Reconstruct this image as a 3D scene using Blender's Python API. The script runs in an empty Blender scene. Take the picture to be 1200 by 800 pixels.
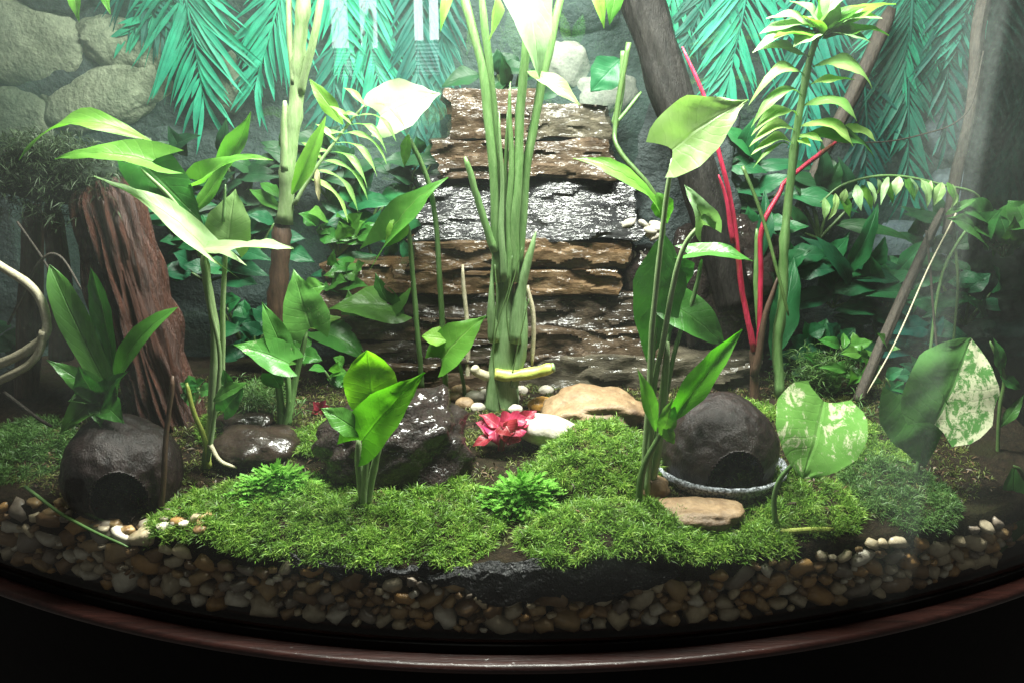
import bpy, bmesh, math, random
import numpy as np
from mathutils import Vector as V, noise as NZ
R = math.radians
S = 0.01                      # everything below is authored in centimetres
random.seed(7)
scn = bpy.context.scene
col = scn.collection

# ------------------------------------------------------------------ camera
CAM = V((0, -57, 40)); PITCH = R(15.5); FPX = 1000.0
cd = bpy.data.cameras.new('camera'); cam = bpy.data.objects.new('camera', cd); col.objects.link(cam)
cam.location = CAM * S; cam.rotation_euler = (math.pi / 2 - PITCH, 0, 0)
cd.sensor_width = 36; cd.lens = 36 * FPX / 1200; cd.clip_start = 0.01; cd.clip_end = 50
scn.camera = cam
# ------------------------------------------------------------------ light
w = bpy.data.worlds.new('World'); scn.world = w; w.use_nodes = True
w.node_tree.nodes['Background'].inputs[0].default_value = (1, 0.93, 0.82, 1)
w.node_tree.nodes['Background'].inputs[1].default_value = 0.075
def lamp(name, x, y, z, sx, sy, power, tilt=0, spread=170):
    l = bpy.data.lights.new(name, 'AREA'); l.shape = 'RECTANGLE'; l.size = sx * S; l.size_y = sy * S
    l.energy = power; l.color = (1.0, 1.0, 0.91); l.spread = R(spread)
    o = bpy.data.objects.new(name, l); col.objects.link(o); o.location = (x * S, y * S, z * S); o.rotation_euler = (R(tilt), 0, 0)
    return o
lamp('tank_lamp', -11, 16, 72, 36, 10, 13.2)
lamp('tank_lamp', 17, 16, 72, 26, 10, 11.4)
vs = scn.view_settings
vs.view_transform = 'Standard'; vs.look = 'None'; vs.gamma = 1; vs.exposure = 0.0; vs.use_curve_mapping = False
scn.render.engine = 'CYCLES'
scn.cycles.use_denoising = True
scn.cycles.max_bounces = 8; scn.cycles.transparent_max_bounces = 16
scn.cycles.sample_clamp_indirect = 4
scn.cycles.caustics_reflective = False; scn.cycles.caustics_refractive = False

# ------------------------------------------------------------------ pixel -> place helpers
FW = V((0, math.cos(PITCH), -math.sin(PITCH))); UP = V((0, math.sin(PITCH), math.cos(PITCH)))
def ray(px, py): return FW + V((1, 0, 0)) * ((px - 600) / FPX) + UP * ((400 - py) / FPX)
def P(px, py, Y):
    d = ray(px, py); return CAM + d * ((Y - CAM.y) / d.y)
def cmpx(p): return (p - CAM).dot(FW) / FPX            # cm covered by one photo pixel at p
X0, X1, YB, ZT = -60.0, 53.0, 45.0, 56.0               # inside of the tank
def Yf(x): return 0.0054 * x * x                        # bowed front glass
def fbm(p, o=4): return NZ.fractal(V(p), 1.0, 2.0, o)
BUMPS = []                                              # moss mounds: x, y, rx, ry, h
def ground0(x, y):
    d = y - Yf(x)
    z = 6.0 + 3.6 * min(1, max(0, d / 18)) + 0.4 * min(1, max(0, (d - 14) / 20))
    return z + 0.5 * NZ.noise(V((x * .22, y * .22, 3.1))) + .2 * NZ.noise(V((x * .8, y * .8, 9)))
def bump(x, y, b):
    q = ((x - b[0]) / b[2]) ** 2 + ((y - b[1]) / b[3]) ** 2
    return b[4] * max(0, 1 - q) ** .7 if q < 1 else 0
def ground(x, y): return ground0(x, y) + max([0] + [bump(x, y, b) for b in BUMPS])
def G(px, py, f=ground):
    d = ray(px, py); t = 50 / d.y
    for _ in range(400):
        p = CAM + d * t
        if p.z <= f(p.x, p.y): break
        t += 0.3
    return p

# ------------------------------------------------------------------ materials
def mat(name):
    m = bpy.data.materials.new(name); m.use_nodes = True
    return m, m.node_tree.nodes, m.node_tree.links, m.node_tree.nodes['Principled BSDF']
def c4(c): return (c[0], c[1], c[2], 1)
def ramp(N, L, fac, stops, interp='LINEAR'):
    r = N.new('ShaderNodeValToRGB'); L.new(fac, r.inputs[0]); e = r.color_ramp.elements; r.color_ramp.interpolation = interp
    while len(e) < len(stops): e.new(.5)
    for k, (p, c) in enumerate(stops): e[k].position = p; e[k].color = c4(c)
    return r.outputs[0]
def ntex(N, L, scale, detail=6, rough=.6, vec=None, dist=0):
    n = N.new('ShaderNodeTexNoise'); n.inputs['Scale'].default_value = scale; n.inputs['Detail'].default_value = detail
    n.inputs['Roughness'].default_value = rough; n.inputs['Distortion'].default_value = dist
    if vec: L.new(vec, n.inputs['Vector'])
    return n.outputs['Fac']
def math_(N, L, op, a, b=None, clamp=False):
    n = N.new('ShaderNodeMath'); n.operation = op; n.use_clamp = clamp
    for i, v in enumerate((a, b)):
        if v is None: continue
        if isinstance(v, (int, float)): n.inputs[i].default_value = v
        else: L.new(v, n.inputs[i])
    return n.outputs[0]
def mixc(N, L, f, a, b, kind='MIX'):
    n = N.new('ShaderNodeMix'); n.data_type = 'RGBA'; n.blend_type = kind
    for i, v in ((0, f), (6, a), (7, b)):
        if isinstance(v, (int, float)): n.inputs[i].default_value = v
        elif isinstance(v, tuple): n.inputs[i].default_value = c4(v)
        else: L.new(v, n.inputs[i])
    return n.outputs[2]
def objco(N, L, scale=(1, 1, 1), gen='Object'):
    t = N.new('ShaderNodeTexCoord'); m = N.new('ShaderNodeMapping'); m.inputs['Scale'].default_value = scale
    L.new(t.outputs[gen], m.inputs[0]); return m.outputs[0]
def bumpn(N, L, h, strength, dist, bsdf):
    b = N.new('ShaderNodeBump'); b.inputs['Strength'].default_value = strength; b.inputs['Distance'].default_value = dist
    L.new(h, b.inputs['Height']); L.new(b.outputs[0], bsdf.inputs['Normal']); return b.outputs[0]
def wet(N, L, bsdf, scale, vec, strength, dist):          # ripples of the water film on top of a stone
    b = N.new('ShaderNodeBump'); b.inputs['Strength'].default_value = strength; b.inputs['Distance'].default_value = dist
    L.new(ntex(N, L, scale, 2.5, .55, vec, .3), b.inputs['Height']); L.new(b.outputs[0], bsdf.inputs['Coat Normal'])

def leaf_mat(name, c, dark=None, trans=.42, rough=.32, vein=(.30, .42, .14), vfreq=9, vamt=.3, cream=0, creamc=(.72, .74, .5), half=False, tcol=None):
    m, N, L, b = mat(name)
    dark = dark or tuple(x * .55 for x in c)
    uv = N.new('ShaderNodeUVMap'); sep = N.new('ShaderNodeSeparateXYZ'); L.new(uv.outputs[0], sep.inputs[0])
    au = math_(N, L, 'ABSOLUTE', math_(N, L, 'MULTIPLY', math_(N, L, 'SUBTRACT', sep.outputs[0], .5), 2))
    ph = math_(N, L, 'SUBTRACT', math_(N, L, 'MULTIPLY', sep.outputs[1], vfreq), math_(N, L, 'MULTIPLY', au, 2.2))
    ph = math_(N, L, 'ADD', ph, math_(N, L, 'MULTIPLY', ntex(N, L, 60, 3, .5, objco(N, L)), 1.1))
    sv = math_(N, L, 'POWER', math_(N, L, 'ABSOLUTE', math_(N, L, 'SINE', math_(N, L, 'MULTIPLY', ph, math.pi))), 10)
    sv = math_(N, L, 'MULTIPLY', math_(N, L, 'SUBTRACT', 1, math_(N, L, 'ABSOLUTE', math_(N, L, 'SINE', math_(N, L, 'MULTIPLY', ph, math.pi)))), 1.0)
    sv = math_(N, L, 'POWER', sv, 5)
    mid = math_(N, L, 'SUBTRACT', 1, math_(N, L, 'MULTIPLY', au, 14), True)
    ve = math_(N, L, 'MAXIMUM', math_(N, L, 'MULTIPLY', sv, .22), mid)
    co = objco(N, L)
    n1 = ntex(N, L, 34, 5, .6, co); n2 = ntex(N, L, 160, 4, .6, co)
    oi = N.new('ShaderNodeObjectInfo')
    base = mixc(N, L, ramp(N, L, n1, [(.32, (0, 0, 0)), (.68, (1, 1, 1))]), dark, c)
    hs = N.new('ShaderNodeHueSaturation'); L.new(base, hs.inputs['Color'])
    L.new(math_(N, L, 'ADD', math_(N, L, 'MULTIPLY', oi.outputs['Random'], .5), .75), hs.inputs['Value'])
    L.new(math_(N, L, 'ADD', math_(N, L, 'MULTIPLY', oi.outputs['Random'], -.035), .515), hs.inputs['Hue'])
    base = hs.outputs[0]
    if cream:
        a = ntex(N, L, 75, 10, .78, objco(N, L, (1, 1, .6)), .4)
        f = ramp(N, L, a, [(.60 - cream * .2, (0, 0, 0)), (.66 - cream * .2, (1, 1, 1))])
        if half: f = math_(N, L, 'MULTIPLY', f, math_(N, L, 'GREATER_THAN', sep.outputs[0], .52))
        base = mixc(N, L, f, base, creamc)
    base = mixc(N, L, math_(N, L, 'MULTIPLY', ve, vamt), base, vein)
    sp = ramp(N, L, n2, [(.70, (0, 0, 0)), (.76, (1, 1, 1))])
    base = mixc(N, L, math_(N, L, 'MULTIPLY', sp, .35), base, (.12, .10, .04))
    L.new(base, b.inputs['Base Color']); b.inputs['Roughness'].default_value = rough + .08; b.inputs['Specular IOR Level'].default_value = .38
    h = math_(N, L, 'ADD', math_(N, L, 'MULTIPLY', ve, -.7), math_(N, L, 'MULTIPLY', n2, .35))
    nb = bumpn(N, L, h, .5, .0012, b)
    t = N.new('ShaderNodeBsdfTranslucent'); L.new(nb, t.inputs[1])
    L.new(mixc(N, L, 1.0, base, tcol or (1.05, 1.3, .65), 'MULTIPLY'), t.inputs[0])
    mx = N.new('ShaderNodeMixShader'); mx.inputs[0].default_value = trans
    L.new(b.outputs[0], mx.inputs[1]); L.new(t.outputs[0], mx.inputs[2]); L.new(mx.outputs[0], N['Material Output'].inputs[0])
    return m
LM = dict(
    lime=leaf_mat('leaf_lime', (.15, .38, .05), (.09, .28, .03), .45),
    pale=leaf_mat('leaf_pale', (.32, .47, .19), (.23, .40, .11), .35, .3, (.3, .44, .18), vamt=.35),
    white=leaf_mat('leaf_white', (.27, .42, .21), (.2, .35, .14), .3, .35, (.5, .6, .34), vamt=.3),
    gleam=leaf_mat('leaf_gleam', (.50, .60, .38), (.40, .54, .28), .3, .35, (.4, .54, .28), vamt=.3),
    green=leaf_mat('leaf_green', (.075, .25, .04), (.045, .17, .025), .38, .22, (.16, .34, .10), vamt=.45),
    deep=leaf_mat('leaf_deep', (.045, .17, .035), (.03, .115, .025), .3, .18, (.08, .2, .06), vamt=.4),
    glow=leaf_mat('leaf_glow', (.17, .46, .025), (.13, .38, .015), .6, .3, (.2, .5, .05), vamt=.4),
    vari=leaf_mat('leaf_variegated', (.2, .44, .10), (.13, .34, .06), .35, .25, (.24, .42, .14), cream=.38, vamt=.3),
    varil=leaf_mat('leaf_light_marbled', (.10, .30, .055), (.065, .22, .04), .38, .24, (.2, .4, .12), cream=.02, vamt=.35),
    varih=leaf_mat('leaf_half_cream', (.12, .31, .08), (.08, .24, .06), .32, .22, (.3, .4, .2), cream=.7, half=True, vamt=.15),
    palm=leaf_mat('leaf_palm', (.30, .50, .16), (.2, .42, .09), .4, .3, (.4, .55, .25), vamt=.2, vfreq=2),
    teal=leaf_mat('leaf_teal', (.03, .40, .25), (.015, .22, .15), .2, .45, (.12, .5, .36), vamt=.25, vfreq=2, tcol=(1, 1.1, 1)),
    tealdeep=leaf_mat('leaf_teal_deep', (.012, .16, .12), (.008, .09, .075), .2, .45, (.05, .24, .18), vamt=.25, vfreq=2, tcol=(1, 1.1, 1)),
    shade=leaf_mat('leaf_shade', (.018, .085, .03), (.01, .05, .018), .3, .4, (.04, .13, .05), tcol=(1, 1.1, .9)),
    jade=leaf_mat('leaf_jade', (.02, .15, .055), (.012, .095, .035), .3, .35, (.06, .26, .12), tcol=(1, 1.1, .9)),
    red=leaf_mat('leaf_red', (.46, .035, .09), (.26, .02, .04), .3, .28, (.75, .42, .42), vamt=.5, vfreq=7, tcol=(1.2, .8, .8)),
    dry=leaf_mat('leaf_dry', (.45, .40, .24), (.3, .22, .1), .3, .6, (.5, .44, .3)),
)
def simple(name, c1, c2, scale=40, rough=.6, bump=.4, bd=.002, sc=(1, 1, 1), spec=.5, lo=.35, hi=.65, c3=None, coat=0):
    m, N, L, b = mat(name)
    co = objco(N, L, sc)
    n = ntex(N, L, scale * 2.2, 10, .66, co); n2 = ntex(N, L, scale * 11, 6, .6, co)
    cc = mixc(N, L, ramp(N, L, n, [(lo, (0, 0, 0)), (hi, (1, 1, 1))]), c1, c2)
    if c3: cc = mixc(N, L, ramp(N, L, ntex(N, L, scale * .45, 4, .5, co), [(.5, (0, 0, 0)), (.62, (1, 1, 1))]), cc, c3)
    cc = mixc(N, L, .5, cc, ramp(N, L, n2, [(.2, (.35, .35, .35)), (.8, (1.3, 1.3, 1.3))]), 'MULTIPLY')
    L.new(cc, b.inputs['Base Color']); b.inputs['Roughness'].default_value = rough; b.inputs['Specular IOR Level'].default_value = spec
    b.inputs['Coat Weight'].default_value = coat; b.inputs['Coat Roughness'].default_value = .12
    h = math_(N, L, 'ADD', math_(N, L, 'MULTIPLY', n, .6), math_(N, L, 'MULTIPLY', n2, .4))
    bumpn(N, L, h, bump, bd, b)
    if coat: wet(N, L, b, 110, objco(N, L, (.8, .8, 1)), .8, .0035)
    return m
SM = dict(
    stem=simple('stem_green', (.085, .19, .05), (.16, .28, .10), 60, .4, .25, .001, (3, 3, .5)),
    stemp=simple('stem_pale', (.17, .27, .10), (.28, .38, .19), 60, .4, .25, .001, (3, 3, .5)),
    stemd=simple('stem_dark', (.05, .11, .03), (.10, .17, .05), 60, .4, .25, .001, (3, 3, .5)),
    sheath=simple('sheath_green', (.12, .22, .08), (.2, .31, .14), 55, .38, .35, .0012, (5, 5, .4)),
    cut=simple('stem_yellow', (.38, .46, .08), (.5, .55, .14), 50, .4, .3),
    brown=simple('stem_brown', (.035, .018, .010), (.085, .045, .026), 70, .55, .6, .002, (2, 2, .5)),
    root=simple('root_pale', (.45, .4, .25), (.62, .57, .42), 70, .55, .5),
    redstem=simple('stem_red', (.30, .012, .03), (.60, .035, .10), 40, .36, .5, .002, (3, 3, .5), c3=(.13, .05, .025)),
    twig=simple('twig_brown', (.022, .016, .011), (.062, .048, .034), 60, .6, .7, .003, (3, 3, .6)),
    bark=simple('bark_red', (.02, .007, .004), (.12, .038, .02), 16, .42, 1.0, .012, (6, 6, .35), c3=(.07, .024, .013)),
    cork=simple('cork_grey', (.007, .0065, .006), (.022, .02, .018), 24, .5, .8, .004, (3, 3, .5), spec=.12),
    coco=simple('coconut_shell', (.007, .004, .004), (.022, .013, .012), 60, .44, .8, .003, (1, 1, .5), spec=.3),
    lava=simple('wet_rock', (.009, .006, .005), (.034, .022, .019), 40, .4, 1.0, .007, coat=.7, spec=.12),
    dark=simple('dark_stone', (.014, .009, .007), (.036, .024, .018), 35, .3, .5, .003, coat=.5, spec=.15),
    tan=simple('tan_stone', (.16, .095, .045), (.28, .19, .105), 26, .55, .7, .004, c3=(.10, .06, .035)),
    whites=simple('white_stone', (.36, .32, .26), (.54, .5, .43), 26, .5, .4, .003),
    amber=simple('amber_stone', (.5, .25, .05), (.62, .36, .1), 26, .3, .3, .003),
    grey=simple('grey_stone', (.2, .19, .17), (.36, .34, .3), 22, .6, .7, .004),
    palerock=simple('pale_rock', (.19, .21, .14), (.38, .40, .28), 14, .7, .9, .012, c3=(.11, .13, .085)),
    wallrock=simple('backdrop_rock', (.018, .032, .034), (.05, .07, .07), 11, .65, 1.0, .015),
    bluerock=simple('blue_rock', (.07, .09, .12), (.14, .17, .2), 14, .7, .9, .008),
    soil=simple('soil', (.010, .007, .004), (.034, .023, .013), 60, .8, 1.0, .008, c3=(.02, .018, .006), spec=.12),
    liner=simple('black_liner', (.006, .006, .007), (.014, .014, .016), 22, .3, 1.0, .012),
    dull_black=simple('matte_black', (.003, .003, .003), (.005, .005, .005), 30, .6, .2, spec=.1),
    silver=simple('bubbled_rim', (.06, .065, .07), (.62, .66, .72), 190, .15, 1.0, .003, lo=.42, hi=.6),
    wood=simple('mahogany', (.018, .006, .005), (.055, .017, .013), 16, .36, .5, .0012, (.35, 5, 5), coat=.2),
    mossbase=simple('moss_base', (.012, .03, .006), (.03, .06, .012), 90, .9, 1.0, .004),
    tuft=simple('black_moss', (.012, .024, .014), (.03, .055, .03), 90, .9, 1.0, .004),
)
def slate(name, a, b_, c, rough, coat=.5, bs=.9):
    m, N, L, b = mat(name)
    co = objco(N, L, (1, 1, 1.4)); n = ntex(N, L, 30, 10, .72, co, .2); n2 = ntex(N, L, 260, 6, .65, objco(N, L, (1, 1, 2)))
    cc = ramp(N, L, n, [(.34, a), (.5, b_), (.66, c)])
    cc = mixc(N, L, .7, cc, ramp(N, L, n2, [(.25, (.5, .5, .5)), (.75, (1.2, 1.2, 1.2))]), 'MULTIPLY')
    L.new(cc, b.inputs['Base Color']); b.inputs['Specular IOR Level'].default_value = .12
    L.new(ramp(N, L, ntex(N, L, 26, 5, .6, co), [(.38, (rough * .5,) * 3), (.62, (min(1, rough * 2.2),) * 3)]), b.inputs['Roughness'])
    b.inputs['Coat Weight'].default_value = coat; b.inputs['Coat Roughness'].default_value = .09
    n3 = ntex(N, L, 120, 5, .6, objco(N, L, (.6, .6, 1.3)))
    bumpn(N, L, math_(N, L, 'ADD', math_(N, L, 'MULTIPLY', n, .35), math_(N, L, 'ADD', math_(N, L, 'MULTIPLY', n3, .4), math_(N, L, 'MULTIPLY', n2, .2))), bs, .005, b); wet(N, L, b, 125, objco(N, L, (.45, .8, 1.3)), .9, .0045)
    return m
SL = dict(brown=slate('slate_brown', (.018, .011, .007), (.056, .036, .021), (.11, .077, .05), .3),
          rust=slate('slate_rust', (.028, .015, .007), (.09, .053, .025), (.16, .105, .058), .3),
          black=slate('slate_black', (.006, .006, .007), (.013, .013, .015), (.03, .03, .031), .22, .75, 1.0),
          dark=slate('slate_dark', (.010, .007, .005), (.028, .02, .014), (.06, .043, .028), .32),
          grey=slate('slate_grey', (.03, .025, .018), (.07, .06, .042), (.13, .112, .08), .35))
def stone_mat(name, src):
    m, N, L, b = mat(name)
    f = N.new('ShaderNodeObjectInfo').outputs['Random'] if src == 'obj' else N.new('ShaderNodeNewGeometry').outputs['Random Per Island']
    cc = ramp(N, L, f, [(0, (.46, .31, .15)), (.16, (.25, .15, .07)), (.3, (.68, .57, .38)), (.44, (.5, .29, .11)), (.58, (.58, .5, .36)), (.7, (.36, .23, .12)), (.82, (.75, .7, .58)), (.92, (.3, .25, .2))], 'CONSTANT')
    n = ntex(N, L, 90, 6, .65, objco(N, L))
    cc = mixc(N, L, .8, cc, ramp(N, L, n, [(.25, (.45, .4, .35)), (.75, (1.2, 1.2, 1.2))]), 'MULTIPLY')
    L.new(cc, b.inputs['Base Color']); b.inputs['Roughness'].default_value = .35
    bumpn(N, L, n, .4, .002, b); return m
PEB = stone_mat('pebble', 'obj'); GRAV = stone_mat('gravel', 'island')
def moss_mat(name, a, b_, c, trans=.35):
    m, N, L, b = mat(name)
    f = N.new('ShaderNodeNewGeometry').outputs['Random Per Island']
    n = ntex(N, L, 45, 6, .65, objco(N, L))
    k = math_(N, L, 'ADD', math_(N, L, 'MULTIPLY', f, .6), math_(N, L, 'MULTIPLY', math_(N, L, 'SUBTRACT', n, .38), 1.7), True)
    cc = ramp(N, L, k, [(.05, a), (.5, b_), (.95, c)])
    L.new(cc, b.inputs['Base Color']); b.inputs['Roughness'].default_value = .5
    t = N.new('ShaderNodeBsdfTranslucent'); L.new(cc, t.inputs[0])
    mx = N.new('ShaderNodeMixShader'); mx.inputs[0].default_value = trans
    L.new(b.outputs[0], mx.inputs[1]); L.new(t.outputs[0], mx.inputs[2]); L.new(mx.outputs[0], N['Material Output'].inputs[0])
    return m
MOSS = moss_mat('moss', (.045, .075, .012), (.125, .28, .028), (.34, .5, .09))
MOSSDK = moss_mat('moss_dark', (.02, .035, .016), (.04, .07, .03), (.09, .13, .07))
CLUB = moss_mat('clubmoss', (.10, .30, .035), (.18, .46, .06), (.34, .60, .13), .4)
FERN = moss_mat('fern_fine', (.04, .10, .02), (.07, .17, .035), (.15, .26, .07))
def glass_mat(name, haze, streak=False, veil=None, tint=(.97, .99, .98)):
    m, N, L, b = mat(name); N.remove(b)
    tr = N.new('ShaderNodeBsdfTransparent'); tr.inputs[0].default_value = c4(tint)
    gl = N.new('ShaderNodeBsdfGlossy'); gl.inputs['Roughness'].default_value = .015
    ge = N.new('ShaderNodeNewGeometry'); dt = N.new('ShaderNodeVectorMath'); dt.operation = 'DOT_PRODUCT'
    L.new(ge.outputs['Normal'], dt.inputs[0]); L.new(ge.outputs['Incoming'], dt.inputs[1])
    q5 = math_(N, L, 'POWER', math_(N, L, 'SUBTRACT', 1, math_(N, L, 'ABSOLUTE', dt.outputs['Value']), True), 5)
    fr = math_(N, L, 'ADD', math_(N, L, 'MULTIPLY', q5, .95), .04)
    mx = N.new('ShaderNodeMixShader'); L.new(fr, mx.inputs[0]); L.new(tr.outputs[0], mx.inputs[1]); L.new(gl.outputs[0], mx.inputs[2])
    out = mx.outputs[0]
    if haze:
        tl = N.new('ShaderNodeBsdfTranslucent'); tl.inputs[0].default_value = (.86, .97, .93, 1)  # pale haze put into the glass to imitate lens bloom
        if veil:                                     # pale veil added so the backdrop looks hazy and glowing
            tl = N.new('ShaderNodeBsdfDiffuse'); tl.inputs[0].default_value = c4(veil)
        n = ntex(N, L, 5, 5, .6, objco(N, L)); n2 = ntex(N, L, 260, 3, .5, objco(N, L))
        f = ramp(N, L, n, [(.36, (.25, .25, .25)), (.66, (1.5, 1.5, 1.5))])
        f = math_(N, L, 'MULTIPLY', f, ramp(N, L, n2, [(.3, (.7, .7, .7)), (.75, (1.3, 1.3, 1.3))]))
        if streak:                                   # reflection painted as a pale haze band near the right end of the pane
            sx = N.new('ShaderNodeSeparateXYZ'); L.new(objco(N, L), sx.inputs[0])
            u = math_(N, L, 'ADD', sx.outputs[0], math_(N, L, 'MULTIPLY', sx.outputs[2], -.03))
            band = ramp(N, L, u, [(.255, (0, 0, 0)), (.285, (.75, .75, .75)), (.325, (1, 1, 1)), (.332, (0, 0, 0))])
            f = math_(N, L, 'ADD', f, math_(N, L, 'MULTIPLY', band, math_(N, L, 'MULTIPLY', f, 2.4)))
        if streak:                                   # painted haze thickened towards both ends of the pane
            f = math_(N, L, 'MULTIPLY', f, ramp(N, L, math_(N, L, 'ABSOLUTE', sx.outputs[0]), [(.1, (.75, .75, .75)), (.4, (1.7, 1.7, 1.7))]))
        f = math_(N, L, 'MULTIPLY', f, haze)
        m2 = N.new('ShaderNodeMixShader'); L.new(f, m2.inputs[0]); L.new(out, m2.inputs[1]); L.new(tl.outputs[0], m2.inputs[2]); out = m2.outputs[0]
    L.new(out, N['Material Output'].inputs[0]); return m

# ------------------------------------------------------------------ object helpers
def setp(o, label=None, cat=None, group=None, kind=None):
    if cat and not kind: kind = 'thing'
    for k, v in (('label', label), ('category', cat), ('group', group), ('kind', kind)):
        if v: o[k] = v
    return o
def thing(name, label, cat, loc, group=None):
    o = bpy.data.objects.new(name, None); col.objects.link(o); o.location = V(loc) * S; o.empty_display_size = .02
    return setp(o, label, cat, group)
def wloc(o):
    p = V(o.location)
    return p + wloc(o.parent) if o.parent else p
def mesh(name, verts, faces, material, parent=None, uvs=None, smooth=True, origin=None):
    vs_ = np.array(verts, dtype=np.float64) * S
    if origin is not None: loc = V(origin) * S
    elif parent is not None: loc = wloc(parent)
    else: loc = V((vs_[:, 0].mean(), vs_[:, 1].mean(), vs_[:, 2].min()))
    vs_ = vs_ - np.array(loc)
    me = bpy.data.meshes.new(name); me.from_pydata(vs_.tolist(), [], faces); me.materials.append(material)
    if smooth: me.polygons.foreach_set('use_smooth', [True] * len(me.polygons))
    if uvs is not None:
        ul = me.uv_layers.new(name='UVMap'); idx = np.zeros(len(me.loops), dtype=np.int32); me.loops.foreach_get('vertex_index', idx)
        ul.data.foreach_set('uv', np.array(uvs, dtype=np.float32)[idx].ravel())
    o = bpy.data.objects.new(name, me); col.objects.link(o)
    if parent is not None: o.parent = parent; o.location = loc - wloc(parent)
    else: o.location = loc
    return o
def smooth_path(pts, k=5):
    q = [pts[0] * 2 - pts[1]] + list(pts) + [pts[-1] * 2 - pts[-2]]; out = []
    for i in range(1, len(q) - 2):
        a, b, c, d = q[i - 1:i + 3]
        for j in range(k):
            t = j / k
            out.append(.5 * ((2 * b) + (c - a) * t + (2 * a - 5 * b + 4 * c - d) * t * t + (3 * b - a - 3 * c + d) * t ** 3))
    return out + [q[-2]]
def tube_data(pts, r0, r1, n=8, k=5, rough=0, nodes=0):
    c = smooth_path([V(p) for p in pts], k) if len(pts) > 1 else pts
    vs_, fs = [], []; m = len(c); ref = V((0, -1, .1))
    sd = c[0].x * 3.1 + c[-1].z
    for i, p in enumerate(c):
        t = (c[min(i + 1, m - 1)] - c[max(i - 1, 0)]).normalized(); p = p + V((NZ.noise(V((p.z * .16, sd, 0))), NZ.noise(V((p.z * .16, sd, 7))), 0)) * min(r0 * .9, .35); s = t.cross(ref).normalized(); u = s.cross(t)
        r = (r0 + (r1 - r0) * i / (m - 1)) * (.45 if i == m - 1 else .85 if i == m - 2 else 1)
        if nodes and i % nodes == 0: r *= 1.22
        for j in range(n):
            a = 2 * math.pi * j / n; rr = r * (1 + (rough * NZ.noise(V((p.x * .9 + math.cos(a), p.y * .9 + math.sin(a), p.z * .9))) if rough else 0))
            vs_.append(p + (s * math.cos(a) + u * math.sin(a)) * rr)
    for i in range(m - 1):
        for j in range(n): fs.append((i * n + j, i * n + (j + 1) % n, (i + 1) * n + (j + 1) % n, (i + 1) * n + j))
    fs.append(tuple(range(n - 1, -1, -1))); fs.append(tuple(range((m - 1) * n, m * n)))
    return vs_, fs
def tube(name, pts, r0, r1, m, parent=None, n=8, k=6, rough=0.22, nodes=0):
    v, f = tube_data(pts, r0, r1, n, k, rough, nodes); return mesh(name, v, f, m, parent)
PROF = dict(
    heart=([(0, .60), (.1, .9), (.26, 1), (.48, .86), (.74, .45), (.9, .14), (1, 0)], .22),
    arrow=([(0, .8), (.1, .95), (.25, .85), (.5, .64), (.78, .3), (.92, .1), (1, 0)], .34),
    ovate=([(0, .06), (.1, .45), (.35, 1), (.6, .85), (.85, .35), (1, 0)], 0),
    lance=([(0, .1), (.15, .55), (.4, 1), (.7, .7), (.9, .25), (1, 0)], 0),
    strap=([(0, .55), (.2, .75), (.6, 1), (.82, .75), (.94, .35), (1, 0)], 0),
    round=([(0, .5), (.1, .86), (.3, 1), (.55, .93), (.8, .58), (.93, .26), (1, 0)], .14))
def prof(pts, t):
    for (a, x), (b, y) in zip(pts, pts[1:]):
        if t <= b:
            s = (t - a) / (b - a); return x + (y - x) * s if b == 1 else x + (y - x) * (s * s * (3 - 2 * s) * .5 + s * .5)
    return 0
FACE = dict(c=V((0, -1, .35)), u=V((0, -.3, 1)), m=V((0, -.75, .7)), d=V((0, -1, -.5)), l=V((-.7, -.6, .5)), r=V((.7, -.6, .5)))
def leaf_data(base, tip, W, n, shape='heart', bend=.08, fold=.18, wave=.042, droop=0, nv=14, nu=8):
    base, tip = V(base), V(tip); ax = tip - base; L = ax.length; a = ax / L
    n = FACE[n] if isinstance(n, str) else V(n)
    n = (n - a * n.dot(a)).normalized(); s = a.cross(n); pts, sw = PROF[shape]; ph = random.random() * 6
    vs_, uv, fs = [], [], []
    for i in range(nv + 1):
        t = i / nv; wd0 = W / 2 * max(prof(pts, t), .015)
        for j in range(nu + 1):
            u = j / nu * 2 - 1; e = abs(u); wd = wd0 * (1 + .05 * NZ.noise(V((t * 5, ph, 1 if u > 0 else -1))))
            p = base + a * (t * L - sw * L * (1 - t) ** 3 * e ** 1.5) + s * (u * wd)
            p += n * (bend * L * 4 * t * (1 - t) + fold * wd * e + wave * L * math.sin(8 * t + ph + (2 if u > 0 else 0)) * e * e * (wd / (W / 2)) - droop * L * t * t + min(L, W) * .05 * NZ.noise(V((t * L / W * 4, u * 2.5, ph))))
            vs_.append(p); uv.append((j / nu, t))
    for i in range(nv):
        for j in range(nu):
            k = i * (nu + 1) + j; fs.append((k, k + 1, k + nu + 2, k + nu + 1))
    return vs_, fs, uv
def leaf(parent, base, tip, W, n, m, shape='heart', name='leaf', **k):
    v, f, u = leaf_data(base, tip, W, n, shape, **k); return mesh(name, v, f, LM[m] if isinstance(m, str) else m, parent, u)
class Plant:
    """a thing rooted at a photo pixel; its stems and leaves are given in photo pixels plus a depth offset"""
    def __init__(s, name, label, cat, bx, by, group=None, Y=None):
        s.base = G(bx, by) if Y is None else P(bx, by, Y); s.Y = s.base.y
        s.o = thing(name, label, cat, s.base, group)
    def pt(s, px, py, d=0): return P(px, py, s.Y + d)
    def st(s, pts, r0, r1=None, m='stem', name='stem', **k):
        q = [s.pt(*p) for p in pts]; c = cmpx(q[0])
        return tube(name, q, r0 * c, (r1 or r0) * c, SM[m], s.o, **k)
    def lf(s, m, bx, by, tx, ty, wpx, n='c', shape='heart', d0=0, d1=0, **k):
        b = s.pt(bx, by, d0); return leaf(s.o, b, s.pt(tx, ty, d1), wpx * cmpx(b), n, m, shape, **k)

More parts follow.
